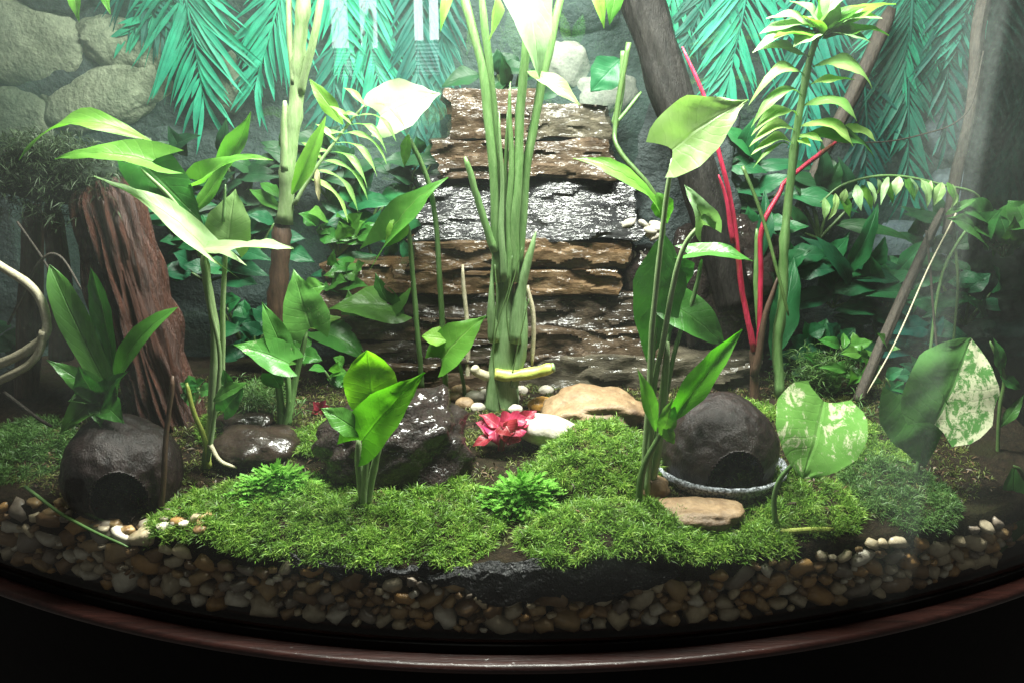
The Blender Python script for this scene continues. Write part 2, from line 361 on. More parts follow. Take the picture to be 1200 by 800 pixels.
def ico(sub):
    bm = bmesh.new(); bmesh.ops.create_icosphere(bm, subdivisions=sub, radius=1)
    v = [x.co.copy() for x in bm.verts]; f = [tuple(q.index for q in x.verts) for x in bm.faces]; bm.free(); return v, f
ICO = {k: ico(k) for k in (2, 3, 4, 5)}
def rock_data(c, r, seed, amp=.25, freq=1.4, sub=4, ridge=0, sq=1.0, rot=0, tilt=0, strat=0):
    v, f = ICO[sub]; out = []; cr, sr, ct, st_ = math.cos(rot), math.sin(rot), math.cos(tilt), math.sin(tilt)
    for p in v:
        q = V([math.copysign(abs(x) ** sq, x) for x in p]) if sq != 1 else p.copy()
        d = 1 + amp * NZ.fractal(p * freq + V((seed, seed * 1.7, 0)), 1.0, 2.1, 5)
        if ridge: d += ridge * (abs(NZ.noise(p * freq * 2.2 + V((seed * 3.1, 0, seed)))) - .25)
        if strat: u = p.dot(V((-.5, .25, .83))); d += strat * (abs(NZ.noise(V((u * 3.2 + seed, p.x * .5, p.y * .5)))) + .5 * abs(NZ.noise(V((u * 7 + seed, p.x, p.y)))) - .3)
        q = V((q.x * d * r[0], q.y * d * r[1], q.z * d * r[2]))
        q = V((q.x * ct + q.z * st_, q.y, -q.x * st_ + q.z * ct)); q = V((q.x * cr - q.y * sr, q.x * sr + q.y * cr, q.z)); out.append(q + V(c))
    return out, f
def rock(name, label, cat, c, r, seed, m, parent=None, group=None, **k):
    v, f = rock_data(c, r, seed, **k); o = mesh(name, v, f, m, parent)
    if label: setp(o, label, cat, group)
    return o
def box_data(x0, x1, y0, y1, z0, z1):
    v = [(x, y, z) for z in (z0, z1) for y in (y0, y1) for x in (x0, x1)]
    return v, [(0, 2, 3, 1), (4, 5, 7, 6), (0, 1, 5, 4), (2, 6, 7, 3), (0, 4, 6, 2), (1, 3, 7, 5)]
def sheet(fn, us, vs_):
    v = [fn(a, b) for b in vs_ for a in us]; n = len(us)
    return v, [(j * n + i, j * n + i + 1, (j + 1) * n + i + 1, (j + 1) * n + i) for j in range(len(vs_) - 1) for i in range(n - 1)]
def lin(a, b, n): return [a + (b - a) * i / (n - 1) for i in range(n)]

# ================================================================== the cabinet and the tank
cab = thing('cabinet', 'dark cabinet with a bowed glossy mahogany top under the tank', 'cabinet', (0, 20, -60))
prf = []
for k in range(13):
    a = -math.pi / 2 + math.pi * k / 12; prf.append((-2.45 + .4 - .4 * math.cos(a), -.6 + .4 * math.sin(a)))
xs = lin(-66, 59, 90); v, f = [], []
prof_pts = [(60, 0.0 - .2)] + [(p[0], p[1] ) for p in reversed(prf)] + [(60, -1.02)]
for x in xs:
    for (o_, z) in prof_pts: v.append((x, (Yf(x) + o_) if o_ < 50 else YB + 4, z))
n = len(prof_pts)
for i in range(len(xs) - 1):
    for j in range(n): f.append((i * n + j, (i + 1) * n + j, (i + 1) * n + (j + 1) % n, i * n + (j + 1) % n))
f.append(tuple(range(n - 1, -1, -1))); f.append(tuple(range((len(xs) - 1) * n, len(xs) * n)))
mesh('top', v, f, SM['wood'], cab)
v, f = sheet(lambda x, z: (x, Yf(x) + 1.0, z), lin(-62, 55, 60), [-60, -1.05]); mesh('front_panel', v, f, SM['dull_black'], cab)
tank = thing('glass_tank', 'bow fronted glass terrarium tank holding the planted landscape', 'tank', (0, 20, 0))
XS = lin(X0, X1, 80)
def pane(name, fo, fi, us, z0, z1, m):
    v1, f1 = sheet(fo, us, [z0, z1]); v2, f2 = sheet(fi, us, [z0, z1]); k = len(v1)
    return mesh(name, v1 + v2, f1 + [tuple(reversed([q + k for q in x])) for x in f2], m, tank)
GF = glass_mat('front_glass', .0046, True); GB = glass_mat('side_glass', 0); GK = glass_mat('back_glass', .02, veil=(.5, .95, .78))
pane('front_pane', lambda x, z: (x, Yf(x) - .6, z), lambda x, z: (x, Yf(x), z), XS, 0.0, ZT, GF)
pane('back_pane', lambda x, z: (x, YB + .6, z), lambda x, z: (x, YB, z), [X0, X1], 0.0, ZT, GK)
pane('side_pane', lambda y, z: (X1 + .6, y, z), lambda y, z: (X1, y, z), lin(Yf(X1), YB, 2), 0.0, ZT, GB)
pane('side_pane', lambda y, z: (X0 - .6, y, z), lambda y, z: (X0, y, z), lin(Yf(X0), YB, 2), 0.0, ZT, GB)
v, f = sheet(lambda x, t: (x, Yf(x) + (YB - Yf(x)) * t, .5), XS, [0, 1]); mesh('bottom_pane', v, f, SM['dull_black'], tank)
v, f = [], []
TR = [(-.85, -.19), (-.85, .5), (-.62, .5), (-.62, -.19)]
for x in XS:
    for (o_, z) in TR: v.append((x, Yf(x) + o_, z))
for i in range(len(XS) - 1):
    for j in range(4): f.append((i * 4 + j, (i + 1) * 4 + j, (i + 1) * 4 + (j + 1) % 4, i * 4 + (j + 1) % 4))
mesh('shadow_strip', v, f, SM['dull_black'], tank, smooth=False)  # black strip added in place of the shadow between gravel and wood
v, f = box_data(X1 + .65, X1 + 1.3, Yf(X1), YB + 1, 0, ZT); o = mesh('light_blocker', v, f, SM['dull_black'], tank, smooth=False)  # black panel added behind the side glass to block light

# ------------------------------------------------------------------ rock backdrop behind the back glass
def wallY(x, z): return YB + 3.2 - 1.6 * NZ.fractal(V((x * .07, 1.3, z * .09)), 1, 2, 5) - 1.0 * abs(NZ.noise(V((x * .16, 5, z * .2))))
v, f = sheet(lambda x, z: (x, wallY(x, z), z), lin(-75, 62, 150), lin(0, 66, 80))
wall = setp(mesh('rock_backdrop', v, f, SM['wallrock']), 'grey blue rock face standing behind the back glass', 'backdrop')
YW = YB + 3.0
def wstone(x0, y0, x1, y1, m, seed, tilt=0, sq=.8, dep=2.0):
    a, b = P(x0, y0, YW), P(x1, y1, YW)
    v, f = rock_data(((a.x + b.x) / 2, YW + .3, (a.z + b.z) / 2), (abs(b.x - a.x) / 2, dep, abs(a.z - b.z) / 2), seed, .2, 1.2, 4, .12, sq, 0, R(tilt))
    mesh('stone', v, f, SM[m], wall)
for k, a in enumerate([(-60, 0, 104, 100, 'palerock', 22), (36, 76, 210, 150, 'palerock', -14), (-40, 104, 80, 175, 'palerock', 8), (88, 22, 200, 86, 'palerock', 16),
                       (248, 60, 290, 130, 'palerock', 0), (95, 25, 140, 60, 'palerock', 20), (170, 150, 300, 205, 'wallrock', 5), (630, 45, 690, 105, 'grey', 15),
                       (668, 85, 745, 140, 'grey', -8), (640, -30, 730, 40, 'wallrock', 0), (1094, 40, 1175, 118, 'bluerock', 2), (1092, 122, 1160, 190, 'bluerock', -2),
                       (1085, 195, 1150, 270, 'bluerock', 3), (1020, 262, 1130, 350, 'bluerock', 0), (1040, 350, 1120, 430, 'bluerock', 6), (960, 290, 1050, 350, 'wallrock', 0), (0, -40, 120, 15, 'wallrock', 0),
                       (770, 180, 880, 260, 'wallrock', 0), (200, 200, 330, 300, 'wallrock', 8), (140, 160, 215, 215, 'palerock', -5)]):
    wstone(*a[:5], k * 3.7 + 1, a[5])

# ================================================================== ground
for (px, py, rx, ry, h) in [(250, 615, 5.2, 5.5, 1.1), (335, 606, 5, 6, 1.2), (425, 618, 5.5, 5.5, 1.2), (520, 612, 5.2, 5, 1.1), (720, 634, 7.8, 4.6, 1.9),
                            (702, 545, 5.6, 6.5, 2.4), (795, 640, 4, 4, .8), (930, 590, 5.5, 4.5, 1.0), (1050, 575, 5, 5, .8), (10, 530, 6, 6, .9), (880, 640, 3.5, 3, .5), (275, 500, 3.6, 3.5, .8), (375, 520, 2.6, 3, .5), (1010, 525, 4.5, 4, .7), (870, 485, 3.5, 3, .6), (640, 560, 2.5, 2.5, .5)]:
    p = G(px, py, ground0); BUMPS.append((p.x, p.y, rx, ry, h))
xs, ts = lin(X0 + .2, X1 - .2, 170), [0, .004] + lin(.012, 1, 70)
def gpt(x, t):
    y = Yf(x) + .9 + (YB - .3 - Yf(x) - .9) * t; return (x, y, ground(x, y) if t > 0 else 4.4)
v, f = sheet(gpt, xs, ts)
setp(mesh('soil', v, f, SM['soil']), 'dark damp soil bed of the terrarium', 'soil', kind='structure')
# gravel against the front glass: packed pebbles
gb = thing('gravel_bed', 'layer of tan and brown river gravel seen through the front glass', 'gravel', (0, 0, .6)); gb['kind'] = 'structure'
PM = []
for k in range(8):
    v, f = rock_data((0, 0, 0), (1, .8, .74), 20 + k * 5.3, .45, 1.1, 2, .1, .78)
    me = bpy.data.meshes.new('pebble'); me.from_pydata([tuple(q * S) for q in v], [], f); me.materials.append(PEB)
    me.polygons.foreach_set('use_smooth', [True] * len(me.polygons)); PM.append(me)
placed = []
rp = random.Random(11)
def top_of_gravel(x): return 5.0 + .7 * NZ.noise(V((x * .15, 0, 4))) + (1.1 if x < -26 else 0) + (.5 if 18 < x < 32 else 0) - (1.1 if -4 < x < 16 else 0)
tries = 0
while len(placed) < 300 and tries < 60000:
    tries += 1; x = rp.uniform(-47, 43); z = rp.uniform(.95, top_of_gravel(x)); r = rp.choice((.6, .72, .85, 1.0, 1.15, 1.3)) * (1 if tries < 12000 else .6 if tries < 30000 else .42)
    if all((x - a) ** 2 * .8 + (z - b) ** 2 * 1.25 > (.82 * (r + c)) ** 2 for a, b, c in placed): placed.append((x, z, r))
for x, z, r in placed:
    o = bpy.data.objects.new('pebble', rp.choice(PM)); col.objects.link(o); o.parent = gb
    o.location = V((x, Yf(x) + .25 + r * .85 + rp.uniform(0, .25), z)) * S - gb.location; o.scale = (r * rp.uniform(.9, 1.25), r, r * rp.uniform(.8, 1.1))
    o.rotation_euler = (rp.uniform(-.5, .5), rp.uniform(-.8, .8), rp.uniform(-.6, .6))
v, f = [], []; pv, pf = ICO[2]
for k in range(900):
    x = rp.uniform(X0 + 1, X1 - 1); z = rp.uniform(.9, top_of_gravel(x) + .1); r = rp.uniform(.3, .6); o_ = len(v)
    y = Yf(x) + rp.uniform(1.5, 2.4)
    v += [(x + q.x * r * 1.2, y + q.y * r, z + q.z * r * .9) for q in pv]; f += [tuple(i + o_ for i in t) for t in pf]
setp(mesh('fine_gravel', v, f, GRAV, gb), kind='stuff')
# loose pebbles lying up on the soil at the left
for k in range(26):
    px, py = rp.uniform(20, 170), 0; x = rp.uniform(-42, -24); y = Yf(x) + rp.uniform(.8, 3.0); r = rp.uniform(.35, .7)
    o = bpy.data.objects.new('pebble', rp.choice(PM)); col.objects.link(o); o.parent = gb
    o.location = V((x, y, ground(x, y) + r * .3)) * S - gb.location; o.scale = (r, r, r * .8); o.rotation_euler = (0, 0, rp.uniform(0, 6))

# ------------------------------------------------------------------ moss
def blades(pts, nb, ln, wd, spread, seed, lean=0.0):
    """pts (n,3) + normal-ish up; nb tapered two-segment blades at each point -> verts, faces"""
    rg = np.random.default_rng(seed); n = len(pts); Pn = np.repeat(np.array(pts), nb, 0); m = len(Pn)
    az = rg.uniform(0, 2 * np.pi, m); el = rg.uniform(0.1, spread, m); L = ln * rg.uniform(.55, 1.25, m)
    d = np.stack([np.cos(az) * np.sin(el), np.sin(az) * np.sin(el) - lean, np.cos(el)], 1); d /= np.linalg.norm(d, axis=1)[:, None]
    up = np.array([0, 0, 1.0]); s = np.cross(d, up + rg.normal(0, .4, (m, 3))); s /= np.linalg.norm(s, axis=1)[:, None] + 1e-9
    mid = Pn + d * (L * .55)[:, None]; d2 = d.copy(); d2[:, 2] -= .55; d2[:, :2] *= 1.3
    tip = mid + d2 * (L * .5)[:, None]; sw = s * (wd * rg.uniform(.7, 1.3, m))[:, None]
    vs_ = np.stack([Pn, mid - sw, mid + sw, tip], 1).reshape(-1, 3)
    b = np.arange(m)[:, None] * 4
    fs = np.concatenate([b + np.array([[0, 1, 2]]), b + np.array([[1, 3, 2]])], 0)
    return vs_, fs
def np_mesh(name, vs_, fs, m, parent=None):
    loc = np.array(wloc(parent)) if parent else np.array([vs_[:, 0].mean() * S, vs_[:, 1].mean() * S, vs_[:, 2].min() * S])
    me = bpy.data.meshes.new(name); q = (vs_ * S - loc).astype(np.float32)
    me.vertices.add(len(q)); me.vertices.foreach_set('co', q.ravel()); k = fs.shape[1]
    me.loops.add(fs.size); me.loops.foreach_set('vertex_index', fs.astype(np.int32).ravel())
    me.polygons.add(len(fs)); me.polygons.foreach_set('loop_start', np.arange(0, fs.size, k, dtype=np.int32))
    me.update(calc_edges=True); me.validate(); me.materials.append(m)
    o = bpy.data.objects.new(name, me); col.objects.link(o)
    if parent: o.parent = parent
    else: o.location = loc
    return o
MLAB = ['clump of feathery green moss in front of the coconut carrying the strap plant', 'mossy hump under the bright clubmoss beside the flat wet stone', 'moss carpet around the foot of the glowing green leaf plant',
        'moss carpet along the front of the wrinkled wet rock', 'broad moss cushion beside the crumpled black liner', 'tall moss bank between the white stone and the silver rimmed coconut',
        'moss fringe below the flat tan stone', 'moss patch under the speckled pothos leaf', 'dim moss patch in the shade of the half cream leaf', 'moss patch darkened as if dimly lit beside the pale looping root',
        'thin moss strip along the yellow creeping stem', 'yellowish moss at the foot of the pale arrowhead stems', 'mossy scrap beside the wrinkled wet rock', 'moss patch below the foot of the leaning brown branch', 'moss strip behind the silver rimmed coconut hide', 'small moss scrap in front of the off white stone']
for k, b in enumerate(BUMPS):
    rg = random.Random(k); pts = []
    nn = int(b[2] * b[3] * math.pi * 62)
    for _ in range(nn):
        a = rg.uniform(0, 6.283); q = math.sqrt(rg.random()) * 1.02; q *= 1 + .12 * NZ.noise(V((math.cos(a) * 1.5, math.sin(a) * 1.5, k)))
        x, y = b[0] + b[2] * q * math.cos(a), b[1] + b[3] * q * math.sin(a)
        if y < Yf(x) + .45: continue
        z = ground(x, y) if y > Yf(x) + 1 else ground(x, Yf(x) + 1) - (Yf(x) + 1 - y) * 1.2
        cl = NZ.noise(V((x * .75, y * .75, 2))) + .6 * NZ.noise(V((x * 1.7, y * 1.7, 5)))
        if cl < -.42 and rg.random() < .7: continue
        pts.append((x, y, z - .1 + .75 * cl))
    vv, ff = blades(pts, 5, .55, .032, 1.4, k, .12); sp = [p for p in pts if rg.random() < .13]
    v2, f2 = blades([(p[0], p[1], p[2] + .1) for p in sp], 5, .95, .036, 1.1, k + 50, .2)
    ff = np.concatenate([ff, f2 + len(vv)]); vv = np.concatenate([vv, v2])
    setp(np_mesh('moss_cushion', vv, ff, FERN if k in (8, 9) else MOSS), MLAB[k], 'moss', 'moss cushions', 'stuff')  # darker colour on two patches stands in for dimmer light there
def clubmoss(label, px, py, rx, ry, h, seed):
    p = G(px, py); t = thing('clubmoss', label, 'clubmoss', p, 'clubmoss tufts'); rg = random.Random(seed)
    for k in range(260):
        a = rg.uniform(0, 6.283); q = rg.random() ** .8; x, y = p.x + rx * q * math.cos(a), p.y + ry * q * math.sin(a)
        b = V((x, y, ground(x, y) + h * (1 - q * q) * rg.uniform(.3, 1))); d = V((math.cos(a) * (.3 + q), math.sin(a) * (.3 + q) - .6, .6)).normalized(); L = rg.uniform(.7, 1.25)
        pts, nn = [], 9; sd = (d.cross(V((0, 0, 1))).normalized() + V((rg.uniform(-.6, .6), rg.uniform(-.6, .6), rg.uniform(-.3, .3)))).normalized(); vv, ff = [], []
        for i in range(nn):                                       # flat scaly spray: paired scale leaves along a short axis
            c = b + d * (L * i / nn) - V((0, 0, .2 * (i / nn) ** 2)); wl = .25 * (1 - .5 * i / nn)
            for sg in (-1, 1):
                e = c + sd * (sg * wl) + d * (wl * .7) + V((0, 0, rg.uniform(-.06, .1))); g = d * .07; o_ = len(vv)
                vv += [c - g, c + (e - c) * .6 - g * 1.2, e, c + (e - c) * .55 + g * 1.3, c + g]; ff += [(o_, o_ + 1, o_ + 2, o_ + 3, o_ + 4)]
        mesh('spray', vv, ff, CLUB, t, smooth=False)
    pts = []
    for _ in range(500):
        a, q = rg.uniform(0, 6.283), rg.random() ** .6; x, y = p.x + rx * q * .8 * math.cos(a), p.y + ry * q * .8 * math.sin(a); pts.append((x, y, ground(x, y) + h * (1 - q * q) * .55))
    v5, f5 = blades(pts, 5, .5, .07, 1.5, seed); setp(np_mesh('undergrowth', v5, f5, CLUB, t), kind='stuff')
clubmoss('bright green clubmoss tuft below the flat wet stone', 322, 575, 3.8, 2.8, 2.0, 3)
clubmoss('bright green clubmoss tuft in front of the red veined plant', 612, 592, 3.4, 2.4, 2.3, 4)

# ================================================================== slate cascade
def slab(label, x0, x1, y0, y1, Y, m, seed, tilt=8, depth=9, skew=0, sub=(54, 5, 18)):
    """front face fills pixel box x0..x1,y0..y1 at depth Y; tilt leans the face back (degrees)"""
    a, b = P(x0, y1, Y), P(x1, y0, Y); h = b.z - a.z; tl = math.tan(R(tilt)); nx, ny, nz = sub
    idx, v = {}, []
    for i in range(nx + 1):
        for j in range(ny + 1):
            for k in range(nz + 1):
                if 0 < i < nx and 0 < j < ny and 0 < k < nz: continue
                u, w_, t = i / nx, j / ny, k / nz
                x = a.x + (b.x - a.x) * u; edge = .45 * NZ.fractal(V((x * .16, 3 * (t > .5), seed)), 1, 2, 4)
                z = a.z + h * t + skew * (u - .5) + edge * (1 if k in (0, nz) else .6); y = Y + depth * w_ + tl * h * t * (1 - w_)
                q = V((x, y, z))
                zl = z * .8 + 1.3 * NZ.noise(V((x * .12, 1, seed))) + .4 * NZ.noise(V((x * .5, 2, seed))); la = math.floor(zl)
                off = .65 * NZ.noise(V((la * 7.31 + seed, x * .10, .5))) + .25 * NZ.noise(V((la * 3.17, x * .3, seed))) + .08 * NZ.noise(V((x * 1.1, z * 1.1, seed)))
                cx = math.floor(x * .2 + .7 * NZ.noise(V((z * .4, seed, 3))) + la * .37); off += .3 * NZ.noise(V((cx * 1.37 + .21, la * 2.11 + .43, seed + .31)))
                q.y += (off * 1.1 + .55 * NZ.fractal(V((x * .2, seed, z * .2)), 1, 2, 3)) * (1 - w_)
                q.x += (1.6 * NZ.fractal(V((seed + 9 * (u > .5), z * .35, y * .2)), 1, 2, 3) + .6 * NZ.noise(V((la * 5.1, seed, u)))) * (1 if i in (0, nx) else .35)
                if k in (0, nz) and j == 0: q.y += .12
                idx[i, j, k] = len(v); v.append(q)
    f = []
    def quad(*c): f.append(tuple(idx[q] for q in c))
    for i in range(nx):
        for j in range(ny):
            quad((i, j, 0), (i, j + 1, 0), (i + 1, j + 1, 0), (i + 1, j, 0)); quad((i, j, nz), (i + 1, j, nz), (i + 1, j + 1, nz), (i, j + 1, nz))
        for k in range(nz):
            quad((i, 0, k), (i + 1, 0, k), (i + 1, 0, k + 1), (i, 0, k + 1)); quad((i, ny, k), (i, ny, k + 1), (i + 1, ny, k + 1), (i + 1, ny, k))
    for j in range(ny):
        for k in range(nz):
            quad((0, j, k), (0, j, k + 1), (0, j + 1, k + 1), (0, j + 1, k)); quad((nx, j, k), (nx, j + 1, k), (nx, j + 1, k + 1), (nx, j, k + 1))
    o = mesh('slate_slab', v, f, SL[m], smooth=True)
    o.data.set_sharp_from_angle(angle=R(32)); setp(o, label, 'slate', 'slate slabs of the stacked cascade'); return o
slab('dry brown grey slate block crowning the cascade, left of two', 526, 628, 104, 164, 39, 'brown', 1, 6, 5.5)
slab('pale grey slate block crowning the cascade, right of two', 622, 714, 122, 163, 38.6, 'grey', 2, 6, 5.5)
slab('brown wet slate slab directly under the two crowning blocks', 510, 722, 165, 210, 37.4, 'brown', 3, 12, 7)
slab('glossy black slate slab streaming with water, widest glare of the cascade', 484, 752, 211, 282, 34.2, 'black', 4, 38, 8)
slab('rust brown slate slab directly under the glossy black one', 478, 738, 283, 316, 34.0, 'rust', 5, 10, 9)
slab('second rust brown slate slab under the glossy black one', 462, 728, 317, 346, 33.7, 'rust', 15, 6, 9)
slab('thin dark slate slab under the left half of the rust brown pair', 436, 606, 346, 374, 33.4, 'dark', 6, 22, 10)
slab('black slate slab under the right half of the rust brown pair', 598, 752, 346, 388, 33.4, 'dark', 7, 14, 10)
slab('thin brown slate slab low in the cascade, left of two', 404, 592, 375, 399, 32.6, 'brown', 8, 16, 11)
slab('layered brown slate slab low in the cascade, right of two', 585, 780, 388, 420, 32.4, 'brown', 9, 14, 11)
slab('dark wet slate slab second from the bottom of the cascade', 390, 604, 400, 428, 31.8, 'dark', 10, 16, 11)
slab('long grey brown slate slab at the foot of the cascade', 590, 890, 420, 464, 31.6, 'grey', 11, 8, 12)
slab('buried brown slate slab at the foot of the cascade, behind the glowing leaf plant', 400, 598, 428, 462, 31.0, 'brown', 12, 8, 12)
slab('tan slate ledge left of the cascade, beneath the wavy green leaf', 378, 482, 312, 350, 36, 'rust', 13, 10, 7)
slab('brown slate ledge left of the cascade, lower of two', 360, 452, 350, 400, 35, 'brown', 14, 10, 8)
rock('dark_rock', 'dark wet rock right of the cascade behind the red stems', 'rock', P(838, 335, 38), (6.2, 4.5, 8.5), 3.3, SM['lava'], amp=.3, ridge=.3, sub=5)
rock('dark_rock', 'tall dark rock behind the upper right of the cascade', 'rock', P(800, 240, 42), (6.5, 2.6, 11), 8.1, SM['wallrock'], amp=.3, ridge=.3, sub=4)

# ------------------------------------------------------------------ stones
def gstone(name, label, x0, y0, x1, y1, m, seed, dep=None, lift=.0, **k):
    c = G((x0 + x1) / 2, y1 - .25 * (y1 - y0)); s = cmpx(c); rx, rz = (x1 - x0) / 2 * s, (y1 - y0) / 2 * s
    return rock(name, label, 'stone', (c.x, c.y + rx * .1, c.z + rz * (.55 + lift)), (rx, dep or rx * .75, rz), seed, SM[m], **k)
rock('wrinkled_rock', 'wrinkled black wet rock with glossy folds beside the red veined plant', 'rock', G(466, 560) + V((0, 1.5, 1.8)), (6.9, 4.4, 5.2), 25.6, SM['lava'], amp=.26, freq=1.2, ridge=.16, sub=5, sq=.85, tilt=R(-12), strat=.2)
gstone('flat_stone', 'flat dark wet stone beside the pale arrowhead stems', 250, 502, 352, 548, 'dark', 2.2, 3.2)
gstone('flat_stone', 'smaller dark wet stone tucked behind the flat one', 255, 482, 322, 510, 'dark', 4.4, 2)
gstone('long_stone', 'long off white stone beside the red veined plant', 600, 488, 686, 527, 'whites', 6.1, 1.8, amp=.15, tilt=R(16))
gstone('flat_stone', 'flat tan layered stone at the foot of the cascade', 640, 462, 752, 506, 'tan', 7.7, 4, amp=.3, sq=.8)
gstone('flat_stone', 'flat tan stone in front of the silver rimmed coconut hide', 758, 592, 872, 618, 'tan', 9.4, 2.2, sq=.8)
gstone('round_stone', 'rounded tan stone wedged beside the silver rimmed coconut hide', 746, 556, 784, 592, 'tan', 1.4, 1.2)
gstone('round_stone', 'amber yellow pebble behind the off white stone', 618, 465, 655, 486, 'amber', 3.8, .9, amp=.12)
gstone('round_stone', 'pinkish white stone against the grey slate at the cascade foot', 660, 456, 705, 478, 'whites', 5.2, 1.2)
rs = random.Random(5)
for k, (px, py, s_) in enumerate([(540, 458, 11), (556, 466, 12), (572, 462, 10), (545, 474, 12), (600, 468, 10), (610, 458, 9), (588, 478, 10), (640, 458, 9), (560, 478, 9), (533, 466, 9), (604, 480, 9), (648, 478, 8)]):
    gstone('small_pebble', 'small off white pebble scattered at the cascade foot', px - s_, py - s_ * .7, px + s_, py + s_ * .7, 'whites' if k % 3 else 'tan', k + .5, group='pebbles at the cascade foot', sub=3, amp=.15)
for k in range(15):
    px, py = rs.uniform(730, 772), rs.uniform(262, 312); s_ = rs.uniform(5, 8)
    p = P(px, py, 36.0 + rs.uniform(-.6, .6)); c = cmpx(p)
    rock('bark_chip', 'pale grey chip in the pile at the cascade right edge', 'chip', p, (s_ * c * 1.3, s_ * c, s_ * c * .7), k * 1.1, SM['whites'], group='pale chips beside the cascade', sub=2, amp=.3, tilt=rs.uniform(-.8, .8))
rock('round_stone', 'dark stone carrying the pile of pale chips', 'stone', P(752, 318, 37.5), (3.4, 2.5, 3.0), 2.9, SM['lava'], amp=.25, ridge=.2)
gstone('round_stone', 'cream stone lying on the ledge left of the cascade', 428, 300, 466, 318, 'whites', 8.8, 1.2, lift=0)
gstone('round_stone', 'white stone at the foot of the red stems', 862, 408, 886, 424, 'whites', 9.9, 1)

# coconut hides
def coconut(label, px, py, wpx, hpx, door_az, seed, dish=None):
    c = G(px, py); s = cmpx(c); rx, rz = wpx / 2 * s, hpx * s
    t = thing('coconut_hide', label, 'coconut hide', c, 'coconut shell hides'); n, m = 180, 90; v, f = [], []
    for sh in (1.0, .93):
        for j in range(m + 1):
            th = math.pi * .5 - (math.pi * .5 + .55) * j / m
            for i in range(n):
                a = 2 * math.pi * i / n; dn = V((math.cos(th) * math.cos(a), math.cos(th) * math.sin(a), math.sin(th) + seed)); r = sh * (1 + .08 * NZ.noise(dn * 1.3) + .025 * NZ.noise(dn * 6))
                v.append(V((c.x + rx * r * math.cos(th) * math.cos(a), c.y + rx * r * math.cos(th) * math.sin(a), c.z + rx * (.48 + r * math.sin(th)))))
    def hole(i, j):
        th = math.pi * .5 - (math.pi * .5 + .55) * (j + .5) / m; a = 2 * math.pi * (i + .5) / n - door_az; a = (a + math.pi) % (2 * math.pi) - math.pi
        return (a / .52) ** 2 + (max(th + .35, 0) / .72) ** 2 < 1
    N1 = n * (m + 1)
    for j in range(m):
        for i in range(n):
            if hole(i, j): continue
            q = (j * n + i, j * n + (i + 1) % n, (j + 1) * n + (i + 1) % n, (j + 1) * n + i)
            f.append(tuple(reversed(q))); f.append(tuple(x + N1 for x in q))
            for (di, dj, a, b) in ((0, 1, q[3], q[2]), (0, -1, q[1], q[0]), (1, 0, q[2], q[1]), (-1, 0, q[0], q[3])):
                ii, jj = (i + di) % n, j + dj
                if 0 <= jj < m and hole(ii, jj): f.append((a, b, b + N1, a + N1))
    mesh('shell', v, f, SM['coco'], t)
    if dish:
        v, f = [], []; prof_ = [(.7, .02), (1.08, .02), (1.17, .24), (1.12, .26), (1.02, .10), (.7, .09)]
        for i in range(64):
            a = 2 * math.pi * i / 64
            for (r, z) in prof_:
                wob = 1 + .012 * math.sin(i * 2.3); v.append((c.x + rx * r * wob * math.cos(a), c.y + rx * r * wob * math.sin(a), c.z + rx * z * .9 + .15))
        k = len(prof_)
        for i in range(64):
            for j in range(k): f.append((i * k + j, ((i + 1) % 64) * k + j, ((i + 1) % 64) * k + (j + 1) % k, i * k + (j + 1) % k))
        mesh('wet_rim', v, f, SM['silver'], t)
    return t
coconut('round dark coconut hide with a beaded silver rim around its foot', 842, 556, 132, 98, R(-86), 2, True)
coconut('round dark coconut hide with strap leaved plant growing on it', 148, 580, 132, 112, R(-72), 6)

# crumpled black liner at the front
def liner(label, x0, x1, yt, yb, seed):
    xa, xb = P(x0, 650, 0).x, P(x1, 650, 0).x
    za, zb = P((x0 + x1) / 2, yt, .4).z, P((x0 + x1) / 2, yb, .4).z
    def fn(u, t):
        x = xa + (xb - xa) * u; fl = .9 * NZ.fractal(V((u * 12, t * 3.5, seed)), 1, 2, 4) + .5 * abs(NZ.noise(V((u * 22, t * 6, seed))))
        zt = za + .9 * NZ.fractal(V((u * 6, 1, seed)), 1, 2, 3) - 1.2 * abs(2 * u - 1) ** 3; zz = zb + 1.1 * NZ.fractal(V((u * 5, 7, seed)), 1, 2, 3) + 1.8 * (2 * u - 1) ** 2
        return (x + .3 * fl, Yf(x) + .32 + .25 * abs(fl) + (.5 * max(0, .2 - t) / .2), zt + (zz - zt) * t)
    v, f = sheet(fn, lin(0, 1, 110), lin(0, 1, 24)); o = mesh('plastic_liner', v, f, SM['liner'])
    md = o.modifiers.new('s', 'SOLIDIFY'); md.thickness = .0006; setp(o, label, 'liner', 'black plastic liner pieces')
liner('crumpled black plastic liner pressed on the glass under the broad moss cushion', 490, 800, 662, 706, 2)
liner('black plastic liner strip under the moss carpet, left of the crumpled one', 330, 500, 668, 684, 5)

